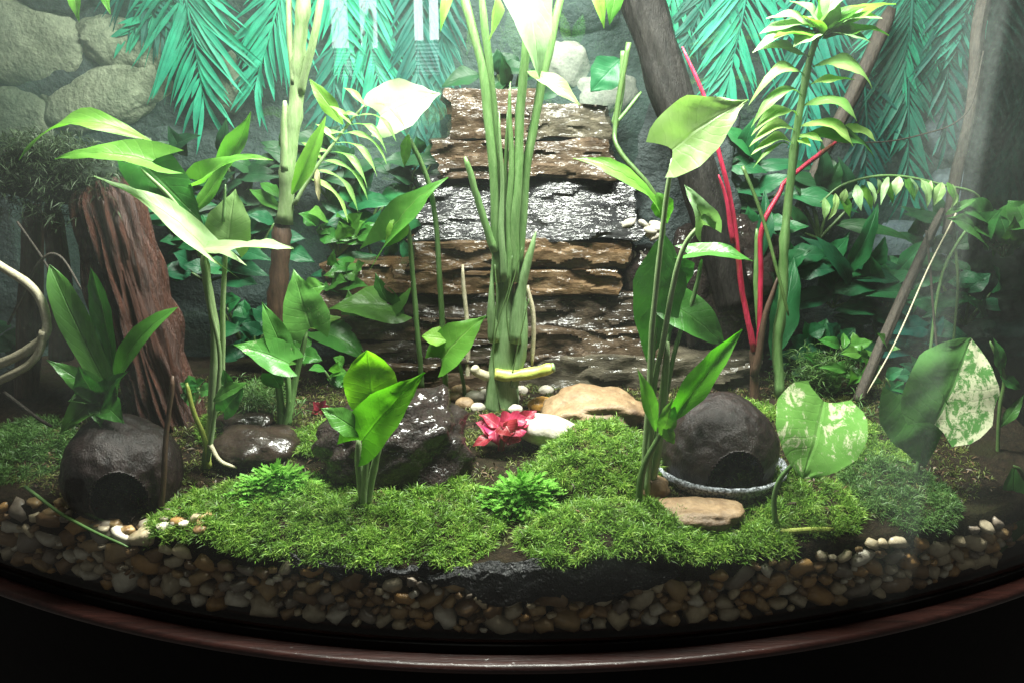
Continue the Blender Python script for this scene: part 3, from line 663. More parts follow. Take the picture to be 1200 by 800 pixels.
# ================================================================== wood
def trunk(name, label, cat, pts, r0, r1, m, seed, ridge=.22, n=40, k=12, sq=1.0, fq=1.0):
    c = smooth_path([V(p) for p in pts], k); v, f = [], []; M = len(c)
    for i, p in enumerate(c):
        t = (c[min(i + 1, M - 1)] - c[max(i - 1, 0)]).normalized(); s = t.cross(V((0, -1, .05))).normalized(); u = s.cross(t); r = r0 + (r1 - r0) * i / (M - 1)
        for j in range(n):
            a = 2 * math.pi * j / n; g = abs(NZ.noise(V((math.cos(a) * 3.4 * fq, math.sin(a) * 3.4 * fq, i * .05 + seed)))) + .5 * abs(NZ.noise(V((math.cos(a) * 8 * fq, math.sin(a) * 8 * fq, i * .09 + seed))))
            rr = r * (1 - .75 * max(0, (i - M + 4) / 4) ** 2) * (1 + ridge * (g - .3) + .12 * NZ.noise(V((math.cos(a), math.sin(a), i * .15 + seed))))
            v.append(p + s * (math.cos(a) * rr) + u * (math.sin(a) * rr * sq) + t * (r * .35 * NZ.noise(V((math.cos(a) * 3, math.sin(a) * 3, seed))) * (i > M - 6)))
    for i in range(M - 1):
        for j in range(n): f.append((i * n + j, i * n + (j + 1) % n, (i + 1) * n + (j + 1) % n, (i + 1) * n + j))
    f.append(tuple(range(n - 1, -1, -1))); f.append(tuple(range((M - 1) * n, M * n)))
    return setp(mesh(name, v, f, m), label, cat)
YT = 24
trunk('bark_log', 'reddish brown grooved bark log leaning under dark shaggy moss', 'log', [P(205, 505, YT), P(175, 420, YT + 1), P(150, 330, YT + 2), P(118, 215, YT + 3)], 3.0, 2.9, SM['bark'], 1.7, .8, 120, 14, fq=1.9)
trunk('dark_stump', 'dark stick standing behind the leaning bark log', 'stick', [P(30, 470, YT + 8), P(35, 360, YT + 8), P(40, 240, YT + 8)], 1.2, 1.0, SM['brown'], 3.9, .35)
trunk('dark_stump', 'thin dark stick beside the leaning bark log', 'stick', [P(72, 420, YT + 6), P(70, 330, YT + 6), P(60, 235, YT + 6)], 1.2, .9, SM['brown'], 6.9, .3)
rg = random.Random(21); pts = []
for _ in range(1500):
    px, py = rg.gauss(50, 42), rg.gauss(200, 26)
    if py < 155 + abs(px - 40) * .12: continue
    p = P(px, py, YT + 3 + rg.uniform(-3, 3)); pts.append(tuple(p))
vv, ff = blades(pts, 7, 1.1, .055, 2.2, 5)
setp(np_mesh('dark_moss', vv, ff, MOSSDK), 'dark shaggy moss draped over the top of the bark log', 'moss', kind='stuff')
v, f = rock_data(P(60, 205, YT + 3.5), (6.6, 3.2, 2.4), 4.1, .3); setp(mesh('moss_core', v, f, SM['tuft']), 'dark mossy clump crowning the bark log', 'moss')
# grey cork plank leaning right of the cascade
def plank(label, a, b, wd, th, m, seed):
    a, b = V(a), V(b); d = (b - a); s = V((1, 0, 0)) - d.normalized() * d.normalized().x; s.normalize(); nrm = d.normalized().cross(s)
    v = []; f = []; n, k = 40, 10; idx = []
    for i in range(n + 1):
        t = i / n; row = []
        ring = [(lin(-1, 1, k)[j], 1) for j in range(k)] + [(lin(1, -1, k)[j], -1) for j in range(k)]
        for (u, sd) in ring:
            p = a + d * t + s * (u * wd * (.5 + .10 * NZ.noise(V((t * 4, u, seed))))) + nrm * (sd * th * .5 * (1 - .5 * u * u) + .35 * NZ.noise(V((u * 3, t * 2.5, seed + sd))) + .5 * u * u)
            v.append(p)
    q = 2 * k
    for i in range(n):
        for j in range(q): f.append((i * q + j, i * q + (j + 1) % q, (i + 1) * q + (j + 1) % q, (i + 1) * q + j))
    f.append(tuple(range(q - 1, -1, -1))); f.append(tuple(range(n * q, (n + 1) * q)))
    return setp(mesh('cork_plank', v, f, m), label, 'cork bark')
trunk('cork_log', 'smooth dark wet branch slanting down right of the cascade', 'branch', [P(862, 360, 32), P(828, 240, 34), P(790, 120, 36.5), P(762, 30, 38.5), P(735, -60, 40)], 1.9, 2.3, SM['cork'], 8.4, .18, 40)
trunk('dark_branch', 'thin olive brown branch leaning behind the slender palm', 'branch', [P(930, 260, 42), P(965, 180, 42.5), P(1005, 100, 43), P(1045, 10, 43.5)], .55, .85, SM['twig'], 5.5, .4, 20)
trunk('driftwood', 'pale upright driftwood stem near the right corner', 'driftwood', [P(1110, 275, 33), P(1122, 200, 34), P(1140, 120, 35), P(1146, 40, 36), P(1160, -30, 37)], .5, .75, SM['twig'], 2.2, .5, 24)
trunk('driftwood', 'brown branch leaning down from the driftwood stem to the ground', 'driftwood', [P(1005, 470, 27), P(1035, 400, 29), P(1070, 320, 31), P(1105, 245, 33)], .62, .42, SM['twig'], 4.2, .35, 24)

# ================================================================== plants
# A arrowhead plant at the left
a = Plant('arrowhead_plant', 'tall pale arrowhead plant with long twisted leaves beside the bark log', 'plant', 243, 548)
a.st([(243, 548), (248, 490), (252, 420), (244, 340), (238, 298)], 5.5, 5, 'stemp'); a.st([(258, 470, .5), (262, 400, .6), (263, 300, .8), (268, 282, 1)], 3.2, 2.6, 'stemp'); a.st([(243, 540, -.6), (258, 430, -.8), (246, 360, -.8), (240, 300, -.6)], 2.5, 2.5, 'stemp')
a.st([(246, 548, -.4), (240, 515, -.6), (226, 480, -.6), (218, 448, -.4)], 3.5, 2.5, 'cut'); a.st([(244, 520, -.6), (258, 540, -1), (278, 548, -1)], 3, 2, 'root', 'root')
a.st([(236, 292), (205, 238, -1), (165, 198, -2)], 3, 2, 'stemp'); a.st([(236, 300), (228, 270, 1), (226, 245, 1)], 4, 3, 'stem')
a.st([(236, 300, 1), (210, 220, 3), (176, 166, 4)], 3, 2, 'stem')
a.lf('white', 242, 294, 110, 207, 46, V((.35, -.5, 1)), 'arrow', -1, -3, bend=.1, wave=.05); a.lf('white', 226, 292, 344, 291, 34, V((0, -.35, 1)), 'lance', -1, -2, bend=.03)
a.lf('lime', 178, 190, 64, 187, 46, V((0, -.7, .8)), 'arrow', -2, -4, bend=.12, wave=.04); a.lf('green', 168, 192, 238, 262, 62, V((.3, -1, .3)), 'heart', -1, 0, bend=.06)
a.lf('lime', 178, 166, 22, 188, 30, V((0, -.6, .9)), 'lance', 4, 2, bend=.26, wave=.06); a.lf('lime', 226, 250, 294, 131, 30, V((-.2, -1, .2)), 'lance', 1, 1, bend=-.08, wave=.09, fold=.4)
a.lf('lime', 240, 214, 320, 188, 36, V((0, -.6, 1)), 'arrow', 1, 0, bend=.16, fold=.4, wave=.05); a.lf('pale', 268, 286, 276, 222, 58, 'c', 'heart', 1, 2, bend=.05)
a.st([(262, 260, 1), (264, 216, 1)], 2, 1.6); a.lf('green', 270, 455, 262, 432, 14, 'c', 'ovate', -1, -1)
a.lf('green', 250, 470, 290, 448, 20, 'm', 'ovate', -1.2, -1.4); a.lf('green', 262, 482, 285, 455, 26, 'c', 'round', -1, -1.5); a.st([(246, 500), (252, 480), (262, 470, -1)], 3, 2)
# B strap leaved plant
b = Plant('strap_plant', 'glossy strap leaved plant growing on the plain coconut hide', 'plant', 135, 470, Y=G(148, 580).y + .4)
for (m, bx, by, tx, ty, wd, n, d1, bd) in [('green', 130, 462, 58, 310, 36, V((.3, -1, .3)), 1, .06), ('green', 134, 455, 106, 314, 30, V((-.3, -1, .4)), 2, -.05), ('green', 138, 462, 208, 360, 32, V((-.2, -.8, .8)), -1, .14), ('deep', 122, 465, 100, 372, 34, 'c', 2, .03)]:
    b.lf(m, bx, by, tx, ty, wd, n, 'strap', 0, d1, bend=bd, fold=.3, wave=.015)
for (bx, by, tx, ty, wd) in [(118, 462, 54, 421, 30), (112, 470, 70, 508, 34), (122, 470, 152, 434, 30), (112, 462, 92, 428, 34), (125, 475, 146, 496, 32), (110, 465, 80, 470, 28), (120, 470, 118, 500, 30)]:
    b.lf('green', bx, by, tx, ty, wd, V((0, -.8, .7)), 'heart', -.5, -2.2, bend=.1, fold=.25)
b.st([(128, 480, .3), (130, 462)], 6, 5, 'stemd')
# C cane palm
c = Plant('cane_palm', 'tall pale green cane palm with brown foot left of the white leaf', 'plant', 318, 440, Y=27)
c.st([(318, 440), (322, 380), (328, 310), (332, 258)], 11, 11, 'brown', 'cane_foot', rough=.25); c.st([(332, 262), (338, 190), (345, 110), (352, 40), (356, -40)], 9.5, 7, 'stemp', 'cane', nodes=5)
c.st([(336, 200, -.4), (334, 160, -.5), (331, 118, -.5)], 6, 4, 'stemp', 'cane'); c.st([(344, 100, -.5), (341, 50), (338, -20, 1)], 4, 3.5, 'stemp'); c.st([(350, 110, -.5), (362, 60, -1), (380, -20, -1)], 5, 4, 'stemp')
c.lf('lime', 342, 228, 382, 136, 22, V((.4, -1, .2)), 'lance', -1, -1.4, fold=.7); c.lf('lime', 402, 146, 362, 92, 20, 'c', 'lance', 2, 2)
fr = c.pt(348, 235, -.3)
c.st([(345, 240, -.3), (372, 195, 0), (405, 150, .6), (428, 122, 1)], 2.5, 1.2, 'stemp', 'rachis')
for k in range(9):
    t = k / 8; rx, ry = 362 + 66 * t, 210 - 85 * t
    c.lf('palm', rx, ry, rx + 46 - 6 * t + (k % 3) * 4, ry + 52 - 24 * t, 10, V((.4, -.5, 1)), 'lance', .3, -1.5, bend=.24, name='leaflet')
    c.lf('palm', rx, ry, rx - 26, ry - 22 + 28 * (k % 2), 8, V((-.4, -.5, 1)), 'lance', .3, 1, bend=.18, name='leaflet')
c.lf('dry', 372, 198, 374, 236, 9, 'c', 'lance', 0, -1, wave=.1)
for (tx, ty, bx, by, dd) in [(305, 215, 330, 232, 4), (292, 222, 332, 250, 5), (330, 150, 338, 180, 0)]: c.lf('green', bx, by, tx, ty, 16, 'm', 'lance', 1, dd)
# D, E lone leaves on long petioles left of the cascade
d = Plant('arrowhead_leaf', 'gleaming white arrowhead leaf on a long thin petiole', 'plant', 522, 455)
d.st([(522, 455), (517, 380, -1), (512, 280, -2), (498, 205, -2.5), (480, 158, -3)], 3.2, 2.6, 'stem'); d.lf('gleam', 446, 136, 516, 110, 70, V((-.15, -1, .45)), 'heart', -3, -3.4, bend=.06, wave=.03)
d.lf('lime', 478, 158, 474, 196, 14, 'c', 'ovate', -3, -3)
e = Plant('arrowhead_leaf', 'wavy green arrowhead leaf on a long thin petiole', 'plant', 494, 458)
e.st([(494, 458), (490, 400, -1), (484, 320, -1.5), (478, 262, -2)], 3.2, 2.6, 'stem'); e.lf('lime', 452, 282, 525, 208, 56, V((-.3, -.8, .9)), 'arrow', -2, -2.6, bend=.1, wave=.07); e.lf('lime', 478, 255, 452, 290, 26, 'c', 'ovate', -2, -2.6)
e2 = Plant('bare_petiole', 'bare thin brown petiole standing before the cascade', 'stem', 548, 455); e2.st([(548, 455), (546, 380), (542, 310)], 3, 2.4, 'root')
# F pothos clumps
f1 = Plant('pothos_plant', 'young pothos with cream edged leaves behind the flat wet stone', 'plant', 328, 505)
f1.st([(328, 505), (326, 470), (318, 435)], 5, 4); f1.st([(332, 505), (338, 470), (334, 420), (330, 400)], 3.5, 3); f1.st([(336, 500, .5), (346, 450, 1), (360, 385, 1)], 4, 3)
f1.lf('varil', 364, 384, 344, 316, 54, V((.1, -1, .25)), 'heart', 1, 1.4); f1.lf('varil', 331, 408, 307, 354, 30, V((.3, -1, .2)), 'heart', 0, 0); f1.lf('varil', 338, 426, 274, 404, 44, V((0, -.8, .8)), 'heart', -.4, -1.2, fold=.35)
f1.lf('green', 355, 340, 382, 335, 26, 'c', 'ovate', 1.6, 1.6); f1.lf('green', 318, 436, 330, 455, 30, 'c', 'heart', -.3, -.5)
f2 = Plant('pothos_plant', 'leafy pothos with upturned green leaves left of the dark slates', 'plant', 430, 450)
f2.st([(430, 450), (432, 420), (440, 385)], 4, 3); f2.st([(432, 450), (450, 400), (458, 370)], 3, 3); f2.st([(428, 450), (412, 430), (392, 398)], 3.5, 3); f2.st([(478, 440, 0), (466, 400), (458, 368)], 3, 2.5)
f2.lf('green', 466, 362, 386, 362, 50, V((0, -.75, .8)), 'heart', 0, -1, bend=.1); f2.lf('green', 462, 366, 440, 320, 34, V((-.4, -1, .2)), 'heart', 0, .5); f2.lf('green', 456, 362, 486, 328, 36, V((-.3, -.9, .5)), 'heart', 0, 0)
f2.lf('deep', 428, 372, 440, 418, 46, 'c', 'heart', .8, .6); f2.lf('green', 374, 388, 432, 424, 44, V((0, -.6, 1)), 'heart', -.8, -2, bend=.15); f2.lf('lime', 356, 384, 402, 372, 18, 'm', 'ovate', 0, 0); f2.lf('green', 420, 380, 408, 340, 34, V((-.2, -1, .4)), 'heart', 1, 1)
f3 = Plant('pothos_plant', 'small pothos with a notched bright leaf before the cascade', 'plant', 524, 468)
f3.st([(524, 468), (522, 445), (520, 420)], 3, 2.4, 'stemd'); f3.lf('lime', 518, 420, 570, 370, 50, V((-.2, -.85, .6)), 'heart', 0, -.6); f3.lf('lime', 524, 398, 494, 394, 26, 'm', 'ovate', 0, .2)
f3.st([(546, 478, 0), (544, 452), (538, 425)], 2.5, 2.2, 'stemd')
f4 = Plant('glowing_leaf_plant', 'young plant with glowing translucent green leaves in the front moss', 'plant', 428, 590)
f4.st([(424, 592), (421, 560), (420, 512)], 5, 4, 'stemp'); f4.st([(432, 592), (438, 550), (446, 500)], 4.5, 4, 'stemp'); f4.st([(428, 592, -.3), (429, 560, -.3), (430, 510, -.2)], 4, 3.5, 'stemp')
f4.lf('glow', 437, 474, 430, 410, 64, V((.05, -1, .1)), 'round', .2, .6, bend=-.03, fold=.1); f4.lf('glow', 424, 516, 498, 436, 60, V((-.25, -1, .4)), 'heart', -.4, -1.2, bend=.08); f4.lf('green', 424, 508, 376, 478, 34, V((0, -.8, .8)), 'ovate', -.2, -1)
# G tall clump in the middle
g = Plant('palm_clump', 'tall clump of sheathed green stems rising before the cascade', 'plant', 590, 476)
g.st([(588, 480), (590, 440), (592, 390), (594, 330), (594, 250)], 21, 6, 'sheath', 'sheath', n=14, rough=.1)
for sm in ([(586, 480, -1.9), (578, 420, -1.9), (583, 380, -2), (597, 335, -2), (600, 300, -2)], [(598, 452, -1.9), (604, 420, -2), (613, 380, -2.1), (620, 350, -2)], [(577, 400, -1.8), (582, 350, -1.9), (580, 310, -1.7)], [(597, 400, -2), (594, 360, -2.1), (604, 320, -2), (612, 290, -1.9)]): g.st(sm, .9, .7, 'stemd', 'sheath_edge', n=5)
g.st([(605, 400, -.7), (612, 340, -.8), (622, 292, -.8), (627, 270, -.5)], 9, 1, 'sheath', 'sheath'); g.st([(578, 400, -.7), (575, 360, -.9), (576, 300, -.6)], 8, 1, 'sheath', 'sheath'); g.st([(600, 452, -.9), (612, 410, -1), (614, 370, -.9), (606, 310, -.3)], 8, 1, 'sheath', 'sheath')
for pts, r0, r1, m in [([(584, 330, -.6), (577, 190, -.8), (562, 75), (540, -30, 1)], 7, 6, 'stem'), ([(588, 320, -.3), (584, 190), (572, 90), (566, -20)], 6, 5, 'stem'), ([(596, 340, -1), (597, 220, -1), (599, 96, -.8)], 7, 2, 'stem'),
                       ([(602, 330, -.8), (606, 220, -.8), (612, 110, -.5), (622, -20)], 7, 6, 'stem'), ([(606, 320, -.2), (618, 190, 0), (638, 80, .5), (664, -30, 1)], 7, 5.5, 'stem'), ([(582, 295, -1.2), (562, 240, -1.6), (543, 184, -2)], 6, 4, 'stem'),
                       ([(590, 330, -1.2), (588, 250, -1.2), (585, 130, -1)], 6, 1.5, 'sheath'), ([(594, 330, -.6), (592, 230, -.6), (594, 130, -.4)], 6, 1.5, 'stem')]: g.st(pts, r0 * .82, r1 * .82, m)
g.lf('white', 600, -70, 632, 92, 62, V((.1, -.8, .6)), 'lance', -2, -6, bend=.12); g.lf('pale', 618, 84, 680, 124, 24, V((-.2, -.7, .8)), 'ovate', -5, -6.5, bend=.1); g.lf('pale', 634, -10, 634, 62, 22, 'c', 'lance', -1, -3); g.lf('lime', 534, -40, 516, 38, 15, 'c', 'lance', -2, -4)
g.lf('pale', 578, -20, 572, 50, 20, V((1, -.6, 0)), 'lance', -2, -2, fold=.5)
g.st([(576, 442), (560, 436, -.6), (556, 428, -.8)], 6, 5, 'root', 'root'); g.st([(618, 335, -.5), (626, 375, -.5), (624, 430, -.3)], 3, 2.6, 'root', 'root'); g.st([(586, 470, -.4), (578, 485, -.8), (570, 500, -1)], 4, 2, 'brown', 'root'); g.st([(594, 470, -.4), (604, 490, -.8), (608, 500, -1)], 4, 2, 'brown', 'root')
h = Plant('cut_stem', 'yellow green cut stem lying across the foot of the stem clump', 'stem', 580, 442, Y=g.Y - 1.6)
h.st([(578, 438), (600, 440), (625, 436), (648, 430, -.3)], 7, 6.4, 'cut', n=12); h.st([(647, 430.2, -.3), (650, 429.5, -.3)], 5.4, 5.2, 'stemp', 'cut_end', n=12)
# I arrowhead plant right of the cascade
i_ = Plant('arrowhead_plant', 'pale arrowhead plant with a bright yellow leaf right of the cascade', 'plant', 752, 582)
i_.st([(750, 582), (756, 500), (764, 400), (776, 290), (790, 186)], 4, 2.6, 'stemp'); i_.st([(758, 582, -.3), (764, 480), (778, 380), (800, 296), (823, 262)], 4, 2.6, 'stemp'); i_.st([(764, 578, .3), (772, 500), (782, 400)], 5, 4, 'stemp')
i_.st([(760, 570, .6), (764, 420, 2), (776, 330, 3), (778, 250, 4)], 2.6, 2.2, 'stem'); i_.st([(762, 570, .6), (776, 450, 2), (792, 350, 3)], 2.6, 2.2, 'stem'); i_.st([(764, 560, .6), (790, 420, 2), (815, 345, 3), (822, 304, 3)], 3, 2.4, 'stem')
i_.lf('pale', 788, 176, 877, 117, 86, V((-.3, -1, .5)), 'heart', 0, -1.6, bend=.1); i_.lf('lime', 776, 252, 672, 186, 34, V((.2, -.6, .9)), 'lance', 4, 2.4, bend=.14, wave=.03); i_.lf('lime', 770, 226, 782, 262, 28, 'c', 'ovate', 4, 4)
i_.lf('green', 778, 276, 758, 424, 66, V((.1, -1, .1)), 'ovate', 3, 2.4, bend=.05, wave=.02); i_.lf('green', 786, 356, 852, 408, 56, V((0, -.8, .7)), 'heart', 3, 1.6); i_.lf('white', 824, 264, 802, 217, 34, V((.2, -1, .3)), 'arrow', 0, .4, bend=.15, fold=.5, wave=.12); i_.lf('white', 822, 240, 838, 270, 18, 'c', 'lance', 0, -.4, wave=.1)
i_.lf('green', 806, 298, 882, 306, 34, V((0, -.5, 1)), 'heart', 3, 2, bend=.1); i_.lf('green', 790, 300, 800, 340, 40, V((.3, -1, 0)), 'ovate', 4, 4)
j = Plant('shoot', 'young shoot with a narrow bright green leaf left of the silver rimmed coconut', 'plant', 748, 590)
j.st([(748, 592), (752, 550, -.3), (772, 512, -.6), (790, 490, -.6)], 4.5, 2.5, 'stemd'); j.lf('glow', 786, 494, 870, 386, 34, V((-.3, -.9, .5)), 'lance', -.6, -1.6, fold=.5, bend=.04); j.lf('lime', 768, 505, 747, 432, 20, V((.3, -1, .1)), 'lance', -.4, -.4, fold=.4); j.lf('lime', 776, 512, 788, 466, 24, 'c', 'lance', -.7, -.7); j.lf('lime', 778, 500, 790, 520, 16, 'c', 'ovate', -.8, -1.2)
# K palm right
k_ = Plant('parlour_palm', 'slender palm with arching pale leaflets behind the silver rimmed coconut', 'plant', 912, 465)
k_.st([(912, 465), (914, 380), (920, 280), (930, 180), (944, 90), (966, 20)], 6.4, 3, 'stem', 'cane', nodes=6)
LFT = [(950, 70, 884, 60, 15, .12), (944, 92, 877, 124, 13, .36), (940, 114, 880, 150, 13, .36), (934, 136, 880, 160, 14, .3), (931, 154, 878, 172, 15, .26), (929, 170, 880, 182, 13, .24), (928, 174, 882, 198, 5, .3),
       (950, 80, 1022, 104, 20, .26), (948, 100, 1002, 94, 10, .1), (942, 124, 1004, 142, 18, .26), (938, 148, 1000, 172, 18, .24), (934, 160, 964, 166, 12, .1), (934, 164, 950, 172, 10, .1)]
for (bx, by, tx, ty, wd, bd) in LFT: k_.lf('palm' if by > 75 else 'white', bx, by, tx, ty, wd * 1.4, V((0, -.6, .9)), 'lance', 0, -2.5 if tx < bx else -1.5, bend=bd, name='leaflet')
k_.lf('deep', 935, 162, 1026, 192, 26, V((.2, -.7, .8)), 'lance', 0, 1, bend=.24); k_.lf('palm', 985, 150, 1026, 166, 22, V((0, -.6, 1)), 'lance', 1, 0, bend=.15)
for q, (tx, ty) in enumerate([(905, 45), (898, 22), (925, 2), (955, -20), (1000, -8), (1034, 22), (1042, 42), (1000, 48), (882, 62), (1015, 8), (975, -15), (915, 30), (940, 20), (1020, 50), (985, 20), (1000, 30), (930, 55), (890, 40), (1050, 5)]):
    k_.lf('white' if q % 3 else 'lime', 958 + 3 * (q % 4), 46 - 4 * (q % 3), tx, ty, 32, V((0, -.5, 1)), 'lance', -.5, -3 + (q % 4), bend=.14, name='leaflet')
# L red stemmed cordyline
l = Plant('red_stem_plant', 'plant with bright crimson stems leaning over the dark rock', 'plant', 884, 470)
l.st([(884, 470), (884, 440), (882, 405)], 6, 5, 'brown'); l.st([(882, 410), (872, 345, -.5), (860, 270, -1), (846, 195, -1.5), (826, 120, -1), (800, 55, 0)], 3.6, 1.8, 'redstem'); l.st([(860, 285, -1.2), (852, 235, -1.6), (842, 205, -1.8)], 3, 1.5, 'redstem')
l.st([(886, 420, .3), (893, 330, .5), (892, 270, .6), (915, 225, 1.5), (925, 210, 2), (990, 160, 4)], 3.2, 2.6, 'redstem'); l.st([(884, 440, -.4), (896, 375, -.6), (910, 325, -.6)], 5, 2, 'brown'); l.st([(890, 420, .6), (888, 330, .8), (886, 268, 1)], 3.5, 3, 'stem')
l.lf('jade', 905, 420, 930, 300, 38, 'c', 'lance', 4, 8); l.lf('jade', 894, 300, 896, 222, 20, 'c', 'lance', 6, 8)
# M drooping leafy spray
m_ = Plant('leafy_spray', 'arching spray of small hanging silvery leaflets near the right corner', 'plant', 1062, 470, Y=30)
m_.st([(1085, 455, 0), (1105, 320, 1), (1150, 238, 1), (1100, 216, 0), (1040, 206, -1), (990, 216, -1), (962, 238, -1)], 2, 1.2, 'stem', 'rachis')
for q in range(13):
    t = q / 12; rx = 966 + 150 * t; ry = 232 - 26 * math.sin(min(1, t * 1.6) * 1.57) + 22 * max(0, t - .55)
    m_.lf('white' if 2 < q < 9 else 'pale', rx, ry, rx + 9 * math.sin(q * 5), ry + 26 + 8 * math.sin(q * 2.3), 11 + 3 * math.sin(q * 3), V((.6 * math.sin(q * 1.7), -.8, .6)), 'lance', -1, -1.8 + math.sin(q * 4), bend=.16, name='leaflet')
    if q % 2: m_.lf('lime', rx + 6, ry, rx + 18, ry + 30, 12, V((.1, -.8, .5)), 'ovate', -.6, -1, name='leaflet')
m_.lf('lime', 1108, 252, 1144, 234, 12, 'm', 'lance', -.4, -1, name='leaflet')
# thin vines
def vine(label, pts, r, m='twig', cat='vine', name='vine'):
    q = [P(*p) for p in pts]; return setp(tube(name, q, r, r * .8, SM[m], None, 6, 8), label, cat)
vine('thin pale vine hanging from the driftwood in a loop', [(1152, 60, 33), (1140, 120, 33), (1118, 145, 33), (1080, 158, 33), (1040, 166, 34), (985, 168, 35)], .09, 'twig')
vine('thin vine running beside the leaning brown branch', [(1120, 250, 31), (1085, 320, 30), (1050, 400, 28), (1016, 460, 26)], .1, 'root')
vine('thin hanging vine below the leafy spray', [(1086, 270, 31), (1092, 340, 30), (1098, 420, 29), (1098, 470, 28)], .14)
vine('thin stem curving down the right corner', [(1118, 260, 34), (1122, 340, 33), (1116, 420, 32), (1108, 460, 31)], .18, 'stemd')
vine('dark green stem winding over the cork plank', [(738, 50, 34), (722, 140, 34), (724, 175, 33), (758, 215, 32), (775, 240, 32)], .28, 'stemd'); vine('pale thin stem crossing behind the cascade top', [(730, 60, 36), (728, 110, 36), (720, 145, 36), (752, 108, 37)], .25, 'stem')
vine('dark twig slanting across the red stems', [(870, 195, 30), (890, 245, 29), (912, 320, 28), (925, 370, 28)], .2, 'stemd')
vine('wiry brown twig arching over the strap leaves', [(10, 380, 16), (45, 310, 15), (70, 300, 15), (96, 340, 14)], .14, 'twig')
vine('wiry twig slanting before the dark sticks', [(20, 260, 18), (60, 320, 17), (90, 390, 16)], .12, 'twig'); vine('bare twig lying beside the plain coconut hide', [(5, 460, 12), (45, 490, 11), (62, 500, 11)], .18, 'twig'); vine('long thin creeping stem lying on the gravel', [(30, 570, 9.6), (70, 600, 7), (110, 622, 5.4), (150, 640, 4.4)], .16, 'stem')
vine('upright thin brown stalk in front of the bark log', [(188, 598, 8.4), (194, 520, 8.6), (203, 440, 9)], .26, 'brown', 'stalk', 'stalk')
pr = thing('looping_root', 'thick pale root looping close to the glass', 'root', P(0, 440, 12))
tube('strand', [P(-60, 270, 13), P(0, 312, 12.6), (P(40, 340, 12)), P(57, 378, 11.6), P(48, 400, 11.4), P(5, 424, 11.4), P(-60, 440, 12)], .36, .42, SM['root'], pr); tube('strand', [P(52, 388, 11.2), P(42, 418, 11), P(10, 440, 11), P(-60, 470, 12)], .32, .36, SM['root'], pr)
# O pothos right front
o1 = Plant('pothos_leaf', 'round pothos leaf with cream speckles above the yellow creeping stem', 'plant', 910, 618)
o1.st([(910, 622), (909, 585, -.2), (916, 560, -.4), (936, 536, -.6)], 3.4, 2.6, 'stem'); o1.lf('vari', 966, 470, 940, 560, 112, V((.12, -1, .6)), 'round', 2.2, -1.6, fold=.1, bend=.06, wave=.012)
o1.st([(905, 622, -.4), (940, 621, -.4), (978, 619, -.4)], 4, 3.4, 'cut', 'creeper'); o1.st([(800, 624, -.8), (850, 623, -.7), (900, 622, -.5)], 2.4, 2.4, 'cut', 'creeper')
o2 = Plant('pothos_leaf', 'large pothos leaf with one half marbled in cream', 'plant', 1075, 560)
o2.st([(1072, 562), (1080, 520, .4), (1098, 470, .3)], 3, 2.4, 'stem'); o2.lf('varih', 1094, 496, 1138, 396, 114, V((.12, -1, .5)), 'round', -.8, 2.0, fold=.12, bend=.05, wave=.012); o2.lf('deep', 1060, 462, 1084, 548, 78, V((-.1, -1, .3)), 'heart', .8, .2)
p_ = Plant('dark_leaf_plant', 'dark drooping leaf hanging in the shade by the dark side glass', 'plant', 1185, 600, Y=14)
p_.st([(1215, 640, 0), (1200, 560), (1188, 545)], 2.4, 2, 'stemd'); p_.lf('deep', 1188, 548, 1172, 650, 46, 'c', 'lance', 0, -1); p_.lf('deep', 1196, 560, 1206, 640, 30, 'c', 'lance', 0, -1)
p2 = Plant('dark_leaf_plant', 'thin stemmed plant with narrow dull leaves beside the half cream leaf', 'plant', 1165, 530, Y=20)
p2.st([(1168, 560), (1172, 480), (1176, 440), (1160, 400)], 2.4, 2, 'stemd'); p2.lf('deep', 1172, 440, 1196, 456, 16, 'c', 'lance'); p2.lf('deep', 1174, 440, 1164, 396, 16, 'c', 'lance'); p2.lf('deep', 1172, 500, 1200, 462, 14, 'm', 'lance')
# red veined plant
r_ = Plant('red_veined_plant', 'small crimson plant with pale veined leaves at the foot of the clump', 'plant', 585, 528)
rr = random.Random(3)
for q in range(15):
    an = rr.uniform(0, 6.283); L_ = rr.uniform(20, 44); bx, by = 587 + rr.uniform(-18, 18), 500 + rr.uniform(-9, 9); hh = rr.uniform(-1.2, .9)
    r_.lf('red', bx, by, bx + L_ * math.cos(an), by + L_ * .62 * math.sin(an), rr.uniform(16, 32), V((rr.uniform(-.8, .8), -.7, .9)), 'ovate', -.4 - .4 * math.sin(an), -.4 - 1.3 * math.sin(an), bend=rr.uniform(0, .25), fold=.3, wave=.1)
r_.st([(586, 530), (590, 505, -.4)], 4, 3, 'redstem')
r2 = Plant('red_veined_plant', 'tiny crimson seedling left of the wrinkled wet rock', 'plant', 378, 486)
for q in range(5): r2.lf('red', 376, 480, 376 + 13 * math.cos(q * 1.3), 478 + 11 * math.sin(q * 1.3), 11, 'm', 'ovate', 0, -.3)
# leaf tips hanging into view from above
for (lab, spec) in [('pair of green leaf tips hanging from above over the pale boulders', [(86, -40, 93, 27, 20), (112, -40, 130, 18, 14)]), ('pair of green leaf tips hanging from above before the grey rocks', [(690, -45, 708, 34, 20), (728, -40, 714, 30, 26)])]:
    q = Plant('hanging_leaves', lab, 'plant', spec[0][0], -60, Y=24)
    for (bx, by, tx, ty, wd) in spec: q.lf('lime', bx, by, tx, ty, wd, 'c', 'lance', 0, -1)
    q.st([(spec[0][0], -42), ((spec[0][0] + spec[1][0]) / 2, -60), (spec[1][0], -40)], 2, 2, 'stem')
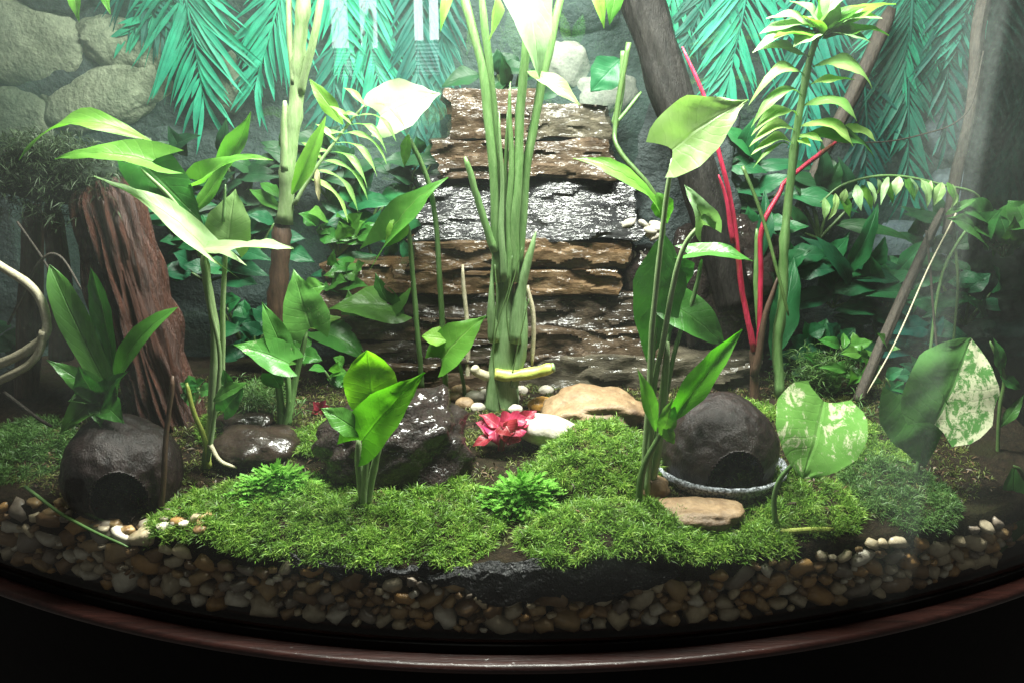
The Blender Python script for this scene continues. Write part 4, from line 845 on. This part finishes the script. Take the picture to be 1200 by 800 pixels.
# background plants inside the tank near the back glass
def bush(label, px, py, Y, n, spread, ln, wd, m, shape='ovate', seed=0, up=.6):
    q = Plant('background_plant', label, 'plant', px, py, Y=Y); rg = random.Random(seed)
    for k in range(n):
        a = rg.uniform(-1.5, 1.5); bx, by = px + rg.uniform(-spread, spread) * .4, py - rg.uniform(.1, 1) * spread * .7; L = ln * rg.uniform(.7, 1.2)
        tx, ty = bx + math.sin(a) * L, by - math.cos(a) * L * up + L * .25 * abs(a)
        q.lf(m, bx, by, tx, ty, wd * rg.uniform(.8, 1.2), V((rg.uniform(-.3, .3), -.8, .6)), shape, rg.uniform(-1, 1), rg.uniform(-3, 1), bend=.12)
        if k % 2 == 0: q.st([(px, py), ((px + bx) / 2, (py + by) / 2), (bx, by)], 2, 1.5, 'stemd')
    return q
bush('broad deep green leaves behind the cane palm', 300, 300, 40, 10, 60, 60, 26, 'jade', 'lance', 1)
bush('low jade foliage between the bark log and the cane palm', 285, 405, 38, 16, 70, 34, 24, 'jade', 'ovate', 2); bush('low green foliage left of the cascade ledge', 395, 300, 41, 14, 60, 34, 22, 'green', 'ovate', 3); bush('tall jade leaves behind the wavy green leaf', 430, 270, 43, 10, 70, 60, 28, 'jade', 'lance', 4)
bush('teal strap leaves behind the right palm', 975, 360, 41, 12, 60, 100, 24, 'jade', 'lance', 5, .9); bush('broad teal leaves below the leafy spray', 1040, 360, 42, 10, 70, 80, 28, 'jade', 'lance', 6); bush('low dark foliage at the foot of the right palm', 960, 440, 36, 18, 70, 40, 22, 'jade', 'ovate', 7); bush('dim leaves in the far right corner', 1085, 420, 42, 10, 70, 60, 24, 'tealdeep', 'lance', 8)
q = Plant('background_plant', 'single jade leaf above the cascade beside the cork plank', 'plant', 722, 150, Y=40); q.lf('jade', 728, 70, 692, 108, 44, 'c', 'ovate'); q.st([(722, 150), (730, 100), (728, 72)], 3, 2.4, 'stem')
# fine fern at the right middle
for lab, cx_, cy_, sx_, sy_, Yc, n_ in [('fine low fern behind the speckled pothos leaf', 960, 440, 42, 28, 31, 420), ('fine fern tuft at the foot of the leaning brown branch', 1000, 500, 30, 22, 26, 260), ('fine mossy fern around the pale arrowhead stems', 300, 470, 40, 22, 22, 380)]:
    rg = random.Random(cx_); pts = [tuple(P(rg.gauss(cx_, sx_ * .5), rg.gauss(cy_, sy_ * .5), Yc + rg.uniform(-2, 2))) for _ in range(n_)]
    vv, ff = blades(pts, 6, .95, .05, 2.0, cx_); setp(np_mesh('fine_fern', vv, ff, FERN), lab, 'fern', kind='stuff')
# ------------------------------------------------------------------ teal palm fronds hanging before the rock backdrop
def frond(label, pts, ln, n, wd, m, ang=55, Y=YB + 1.4, seed=0, droop=.35):
    q = [P(px, py, Y) for px, py in pts]; c = cmpx(q[0]); t = thing('palm_frond', label, 'palm frond', q[0], 'teal palm fronds'); rg = random.Random(seed)
    ax = smooth_path(q, 10); rch = tube('rachis', q, 2.2 * c, 1 * c, LM[m], t)
    M = len(ax); v, f, uv = [], [], []
    for i in range(n):
        s = .04 + .96 * i / (n - 1); x = s * (M - 1); a = min(int(x), M - 2); p = ax[a].lerp(ax[a + 1], x - a); d = (ax[a + 1] - ax[a]).normalized()
        for sg in (-1, 1):
            side = d.cross(V((0, -1, 0))).normalized() * sg; th = R(ang * (1 - .45 * s) + rg.uniform(-12, 12)); L = (.5 if rg.random() < .1 else 1) * ln * c * (.55 + .45 * math.sin(min(1, s * 1.25 + .12) * math.pi)) * rg.uniform(.85, 1.1)
            e = p + (d * math.cos(th) + side * math.sin(th)) * L + V((0, -rg.uniform(0, .8), -droop * L * rg.uniform(.3, 1)))
            lv, lf_, lu = leaf_data(p, e, wd * c * rg.uniform(.6, 1.1), V((rg.uniform(-1, 1), -1, rg.uniform(-.2, .6))), 'lance', .04, .3, 0, 0, 6, 2); o_ = len(v)
            v += lv; uv += lu; f += [tuple(k + o_ for k in z) for z in lf_]
    setp(mesh('leaflets', v, f, LM[m], rch, uv), kind='stuff')
FR = [('pale teal frond behind the top of the cane palm', [(380, -70), (392, -20), (410, 70)], 70, 22, 7, 'teal', 50), ('small teal frond between the cork branch and the slender palm', [(845, -60), (826, 0), (800, 60)], 60, 20, 7, 'tealdeep', 50), ('teal frond low behind the leafy spray', [(1010, 60), (1016, 150), (1010, 230)], 60, 26, 6, 'tealdeep', 48), ('teal frond high over the pale boulders', [(150, -80), (165, -20), (190, 40)], 70, 20, 7, 'tealdeep', 50), ('teal frond behind the leafy spray, right of the blue rocks', [(1120, -40), (1112, 60), (1108, 160)], 60, 26, 6, 'tealdeep', 48),('broad teal palm frond hanging before the pale boulders', [(205, -60), (222, 20), (238, 112)], 105, 26, 9, 'teal', 50), ('teal palm frond behind the cane palm, left of it', [(340, -60), (325, 10), (300, 96)], 80, 22, 9, 'teal', 48),
      ('teal palm frond slanting left over the pale boulders', [(260, -60), (200, 0), (150, 40)], 60, 16, 9, 'teal', 45), ('dark teal frond hanging straight left of the stem clump', [(492, -60), (490, 60), (486, 200)], 64, 34, 7, 'tealdeep', 40), ('teal frond behind the gleaming white leaf', [(430, -60), (432, 40), (452, 120)], 80, 26, 8, 'teal', 45),
      ('second dark teal frond beside the cascade crown', [(520, -40), (516, 60), (508, 150)], 50, 26, 7, 'tealdeep', 40), ('teal palm frond behind the tall cork plank', [(800, -70), (790, -10), (770, 40)], 60, 16, 8, 'teal', 45), ('bright teal frond left of the slender palm', [(880, -60), (872, 10), (850, 110)], 90, 26, 9, 'teal', 50),
      ('bright teal frond behind the slender palm', [(960, -60), (950, 40), (945, 165)], 85, 28, 9, 'teal', 46), ('long teal frond hanging before the blue rocks', [(1072, -50), (1066, 60), (1064, 215)], 88, 40, 7, 'tealdeep', 50), ('bright teal frond over the top of the blue rocks', [(1090, -70), (1070, 0), (1050, 70)], 95, 26, 9, 'teal', 52), ('teal frond by the right corner', [(1160, -70), (1140, 0), (1125, 50)], 70, 20, 8, 'teal', 50),
      ('teal frond low behind the cane palm', [(395, 40), (392, 120), (400, 200)], 55, 22, 8, 'tealdeep', 45)]
for k, (lab, pts, ln, n, wd, m, an) in enumerate(FR): frond(lab, pts, ln, n, wd, m, an, YB + 1.0 + .25 * (k % 4), k)

# ------------------------------------------------------------------ ground litter, scrappy moss and more background foliage
rg = random.Random(77); pa, pb = [], []
for _ in range(11000):
    x = rg.uniform(-46, 44); y = rg.uniform(Yf(x) + 3, 36)
    if rg.random() < .62 + NZ.noise(V((x * .25, y * .25, 8))): pb.append((x, y, ground(x, y) - .05))
    elif rg.random() < .6: pa.append((x, y, ground(x, y)))
LIT = moss_mat('leaf_litter', (.03, .016, .008), (.07, .04, .018), (.17, .11, .055), .15)
vv, ff = blades(pa, 2, .7, .08, 1.9, 8); setp(np_mesh('leaf_litter', vv, ff, LIT), 'brown plant litter strewn over the soil', 'litter', kind='stuff')
MOSSY = moss_mat('moss_yellow', (.035, .05, .01), (.10, .14, .025), (.26, .28, .08))
vv, ff = blades(pb, 7, .65, .04, 1.4, 9, .1); setp(np_mesh('moss_scraps', vv, ff, MOSSY), 'thin scrappy moss growing between the plants', 'moss', kind='stuff')
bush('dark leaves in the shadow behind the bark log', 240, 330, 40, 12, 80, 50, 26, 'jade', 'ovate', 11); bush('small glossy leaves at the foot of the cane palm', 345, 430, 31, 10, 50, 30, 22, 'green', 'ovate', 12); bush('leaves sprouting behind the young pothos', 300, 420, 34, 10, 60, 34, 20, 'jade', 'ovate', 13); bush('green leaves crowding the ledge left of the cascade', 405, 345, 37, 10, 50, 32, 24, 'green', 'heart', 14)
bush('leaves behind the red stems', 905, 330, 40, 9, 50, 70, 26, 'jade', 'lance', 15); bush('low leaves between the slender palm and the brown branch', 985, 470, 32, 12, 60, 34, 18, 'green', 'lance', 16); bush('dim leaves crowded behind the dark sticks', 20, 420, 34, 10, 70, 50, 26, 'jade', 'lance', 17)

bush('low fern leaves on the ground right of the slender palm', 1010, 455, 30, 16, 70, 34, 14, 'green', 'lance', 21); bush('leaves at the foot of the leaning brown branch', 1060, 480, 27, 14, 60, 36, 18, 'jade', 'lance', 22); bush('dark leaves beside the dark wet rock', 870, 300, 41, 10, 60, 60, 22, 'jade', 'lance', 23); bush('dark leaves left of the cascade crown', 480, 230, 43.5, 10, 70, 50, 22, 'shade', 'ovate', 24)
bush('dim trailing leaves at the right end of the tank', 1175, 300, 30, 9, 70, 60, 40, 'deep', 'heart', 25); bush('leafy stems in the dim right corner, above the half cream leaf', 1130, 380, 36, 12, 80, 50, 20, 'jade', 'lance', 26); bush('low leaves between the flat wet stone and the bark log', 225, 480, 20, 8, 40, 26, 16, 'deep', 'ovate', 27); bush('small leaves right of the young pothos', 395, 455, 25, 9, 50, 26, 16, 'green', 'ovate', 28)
# lit window across the room, seen only as a reflection in the back glass
def mirror(px, py, Yw):
    a = P(px, py, YB); d = ray(px, py); t = (YB - Yw) / d.y; return V((a.x + d.x * t, Yw, a.z + d.z * t))
YWIN = -520
wa, wb = mirror(386, -8, YWIN), mirror(444, 92, YWIN); x0, x1, z1, z0 = wa.x, wb.x, wa.z, wb.z; zm = z0 + (z1 - z0) * .36; xm = (x0 + x1) / 2
win = thing('window', 'bright window with half drawn blinds mirrored in the back glass', 'window', (xm, YWIN, z0))
em, N, L, b = mat('daylight_pane'); b.inputs['Base Color'].default_value = (0, 0, 0, 1); b.inputs['Emission Color'].default_value = (.9, .96, 1, 1); b.inputs['Emission Strength'].default_value = 14
for (u0, u1) in ((x0, xm - 4.5), (xm + 4.5, x1)):
    v, f = box_data(u0, u1, YWIN - 1, YWIN, zm, z1); mesh('pane', v, f, em, win, smooth=False)
em2, N, L, b = mat('daylight_dim'); b.inputs['Base Color'].default_value = (0, 0, 0, 1); b.inputs['Emission Color'].default_value = (.8, .9, 1, 1); b.inputs['Emission Strength'].default_value = 3
v, f = box_data(x0, x1, YWIN - 1.4, YWIN - 1.1, z0, zm - 2); mesh('pane', v, f, em2, win, smooth=False)
for k in range(9):
    zz = z0 + (zm - z0) * (k + .2) / 9; v, f = box_data(x0, x1, YWIN - .6, YWIN, zz, zz + (zm - z0) / 9 * .45); mesh('blind_slat', v, f, SM['whites'], win, smooth=False)
v, f = box_data(xm - 4.4, xm + 4.4, YWIN - 1, YWIN + 1, zm, z1); mesh('mullion', v, f, SM['twig'], win, smooth=False)

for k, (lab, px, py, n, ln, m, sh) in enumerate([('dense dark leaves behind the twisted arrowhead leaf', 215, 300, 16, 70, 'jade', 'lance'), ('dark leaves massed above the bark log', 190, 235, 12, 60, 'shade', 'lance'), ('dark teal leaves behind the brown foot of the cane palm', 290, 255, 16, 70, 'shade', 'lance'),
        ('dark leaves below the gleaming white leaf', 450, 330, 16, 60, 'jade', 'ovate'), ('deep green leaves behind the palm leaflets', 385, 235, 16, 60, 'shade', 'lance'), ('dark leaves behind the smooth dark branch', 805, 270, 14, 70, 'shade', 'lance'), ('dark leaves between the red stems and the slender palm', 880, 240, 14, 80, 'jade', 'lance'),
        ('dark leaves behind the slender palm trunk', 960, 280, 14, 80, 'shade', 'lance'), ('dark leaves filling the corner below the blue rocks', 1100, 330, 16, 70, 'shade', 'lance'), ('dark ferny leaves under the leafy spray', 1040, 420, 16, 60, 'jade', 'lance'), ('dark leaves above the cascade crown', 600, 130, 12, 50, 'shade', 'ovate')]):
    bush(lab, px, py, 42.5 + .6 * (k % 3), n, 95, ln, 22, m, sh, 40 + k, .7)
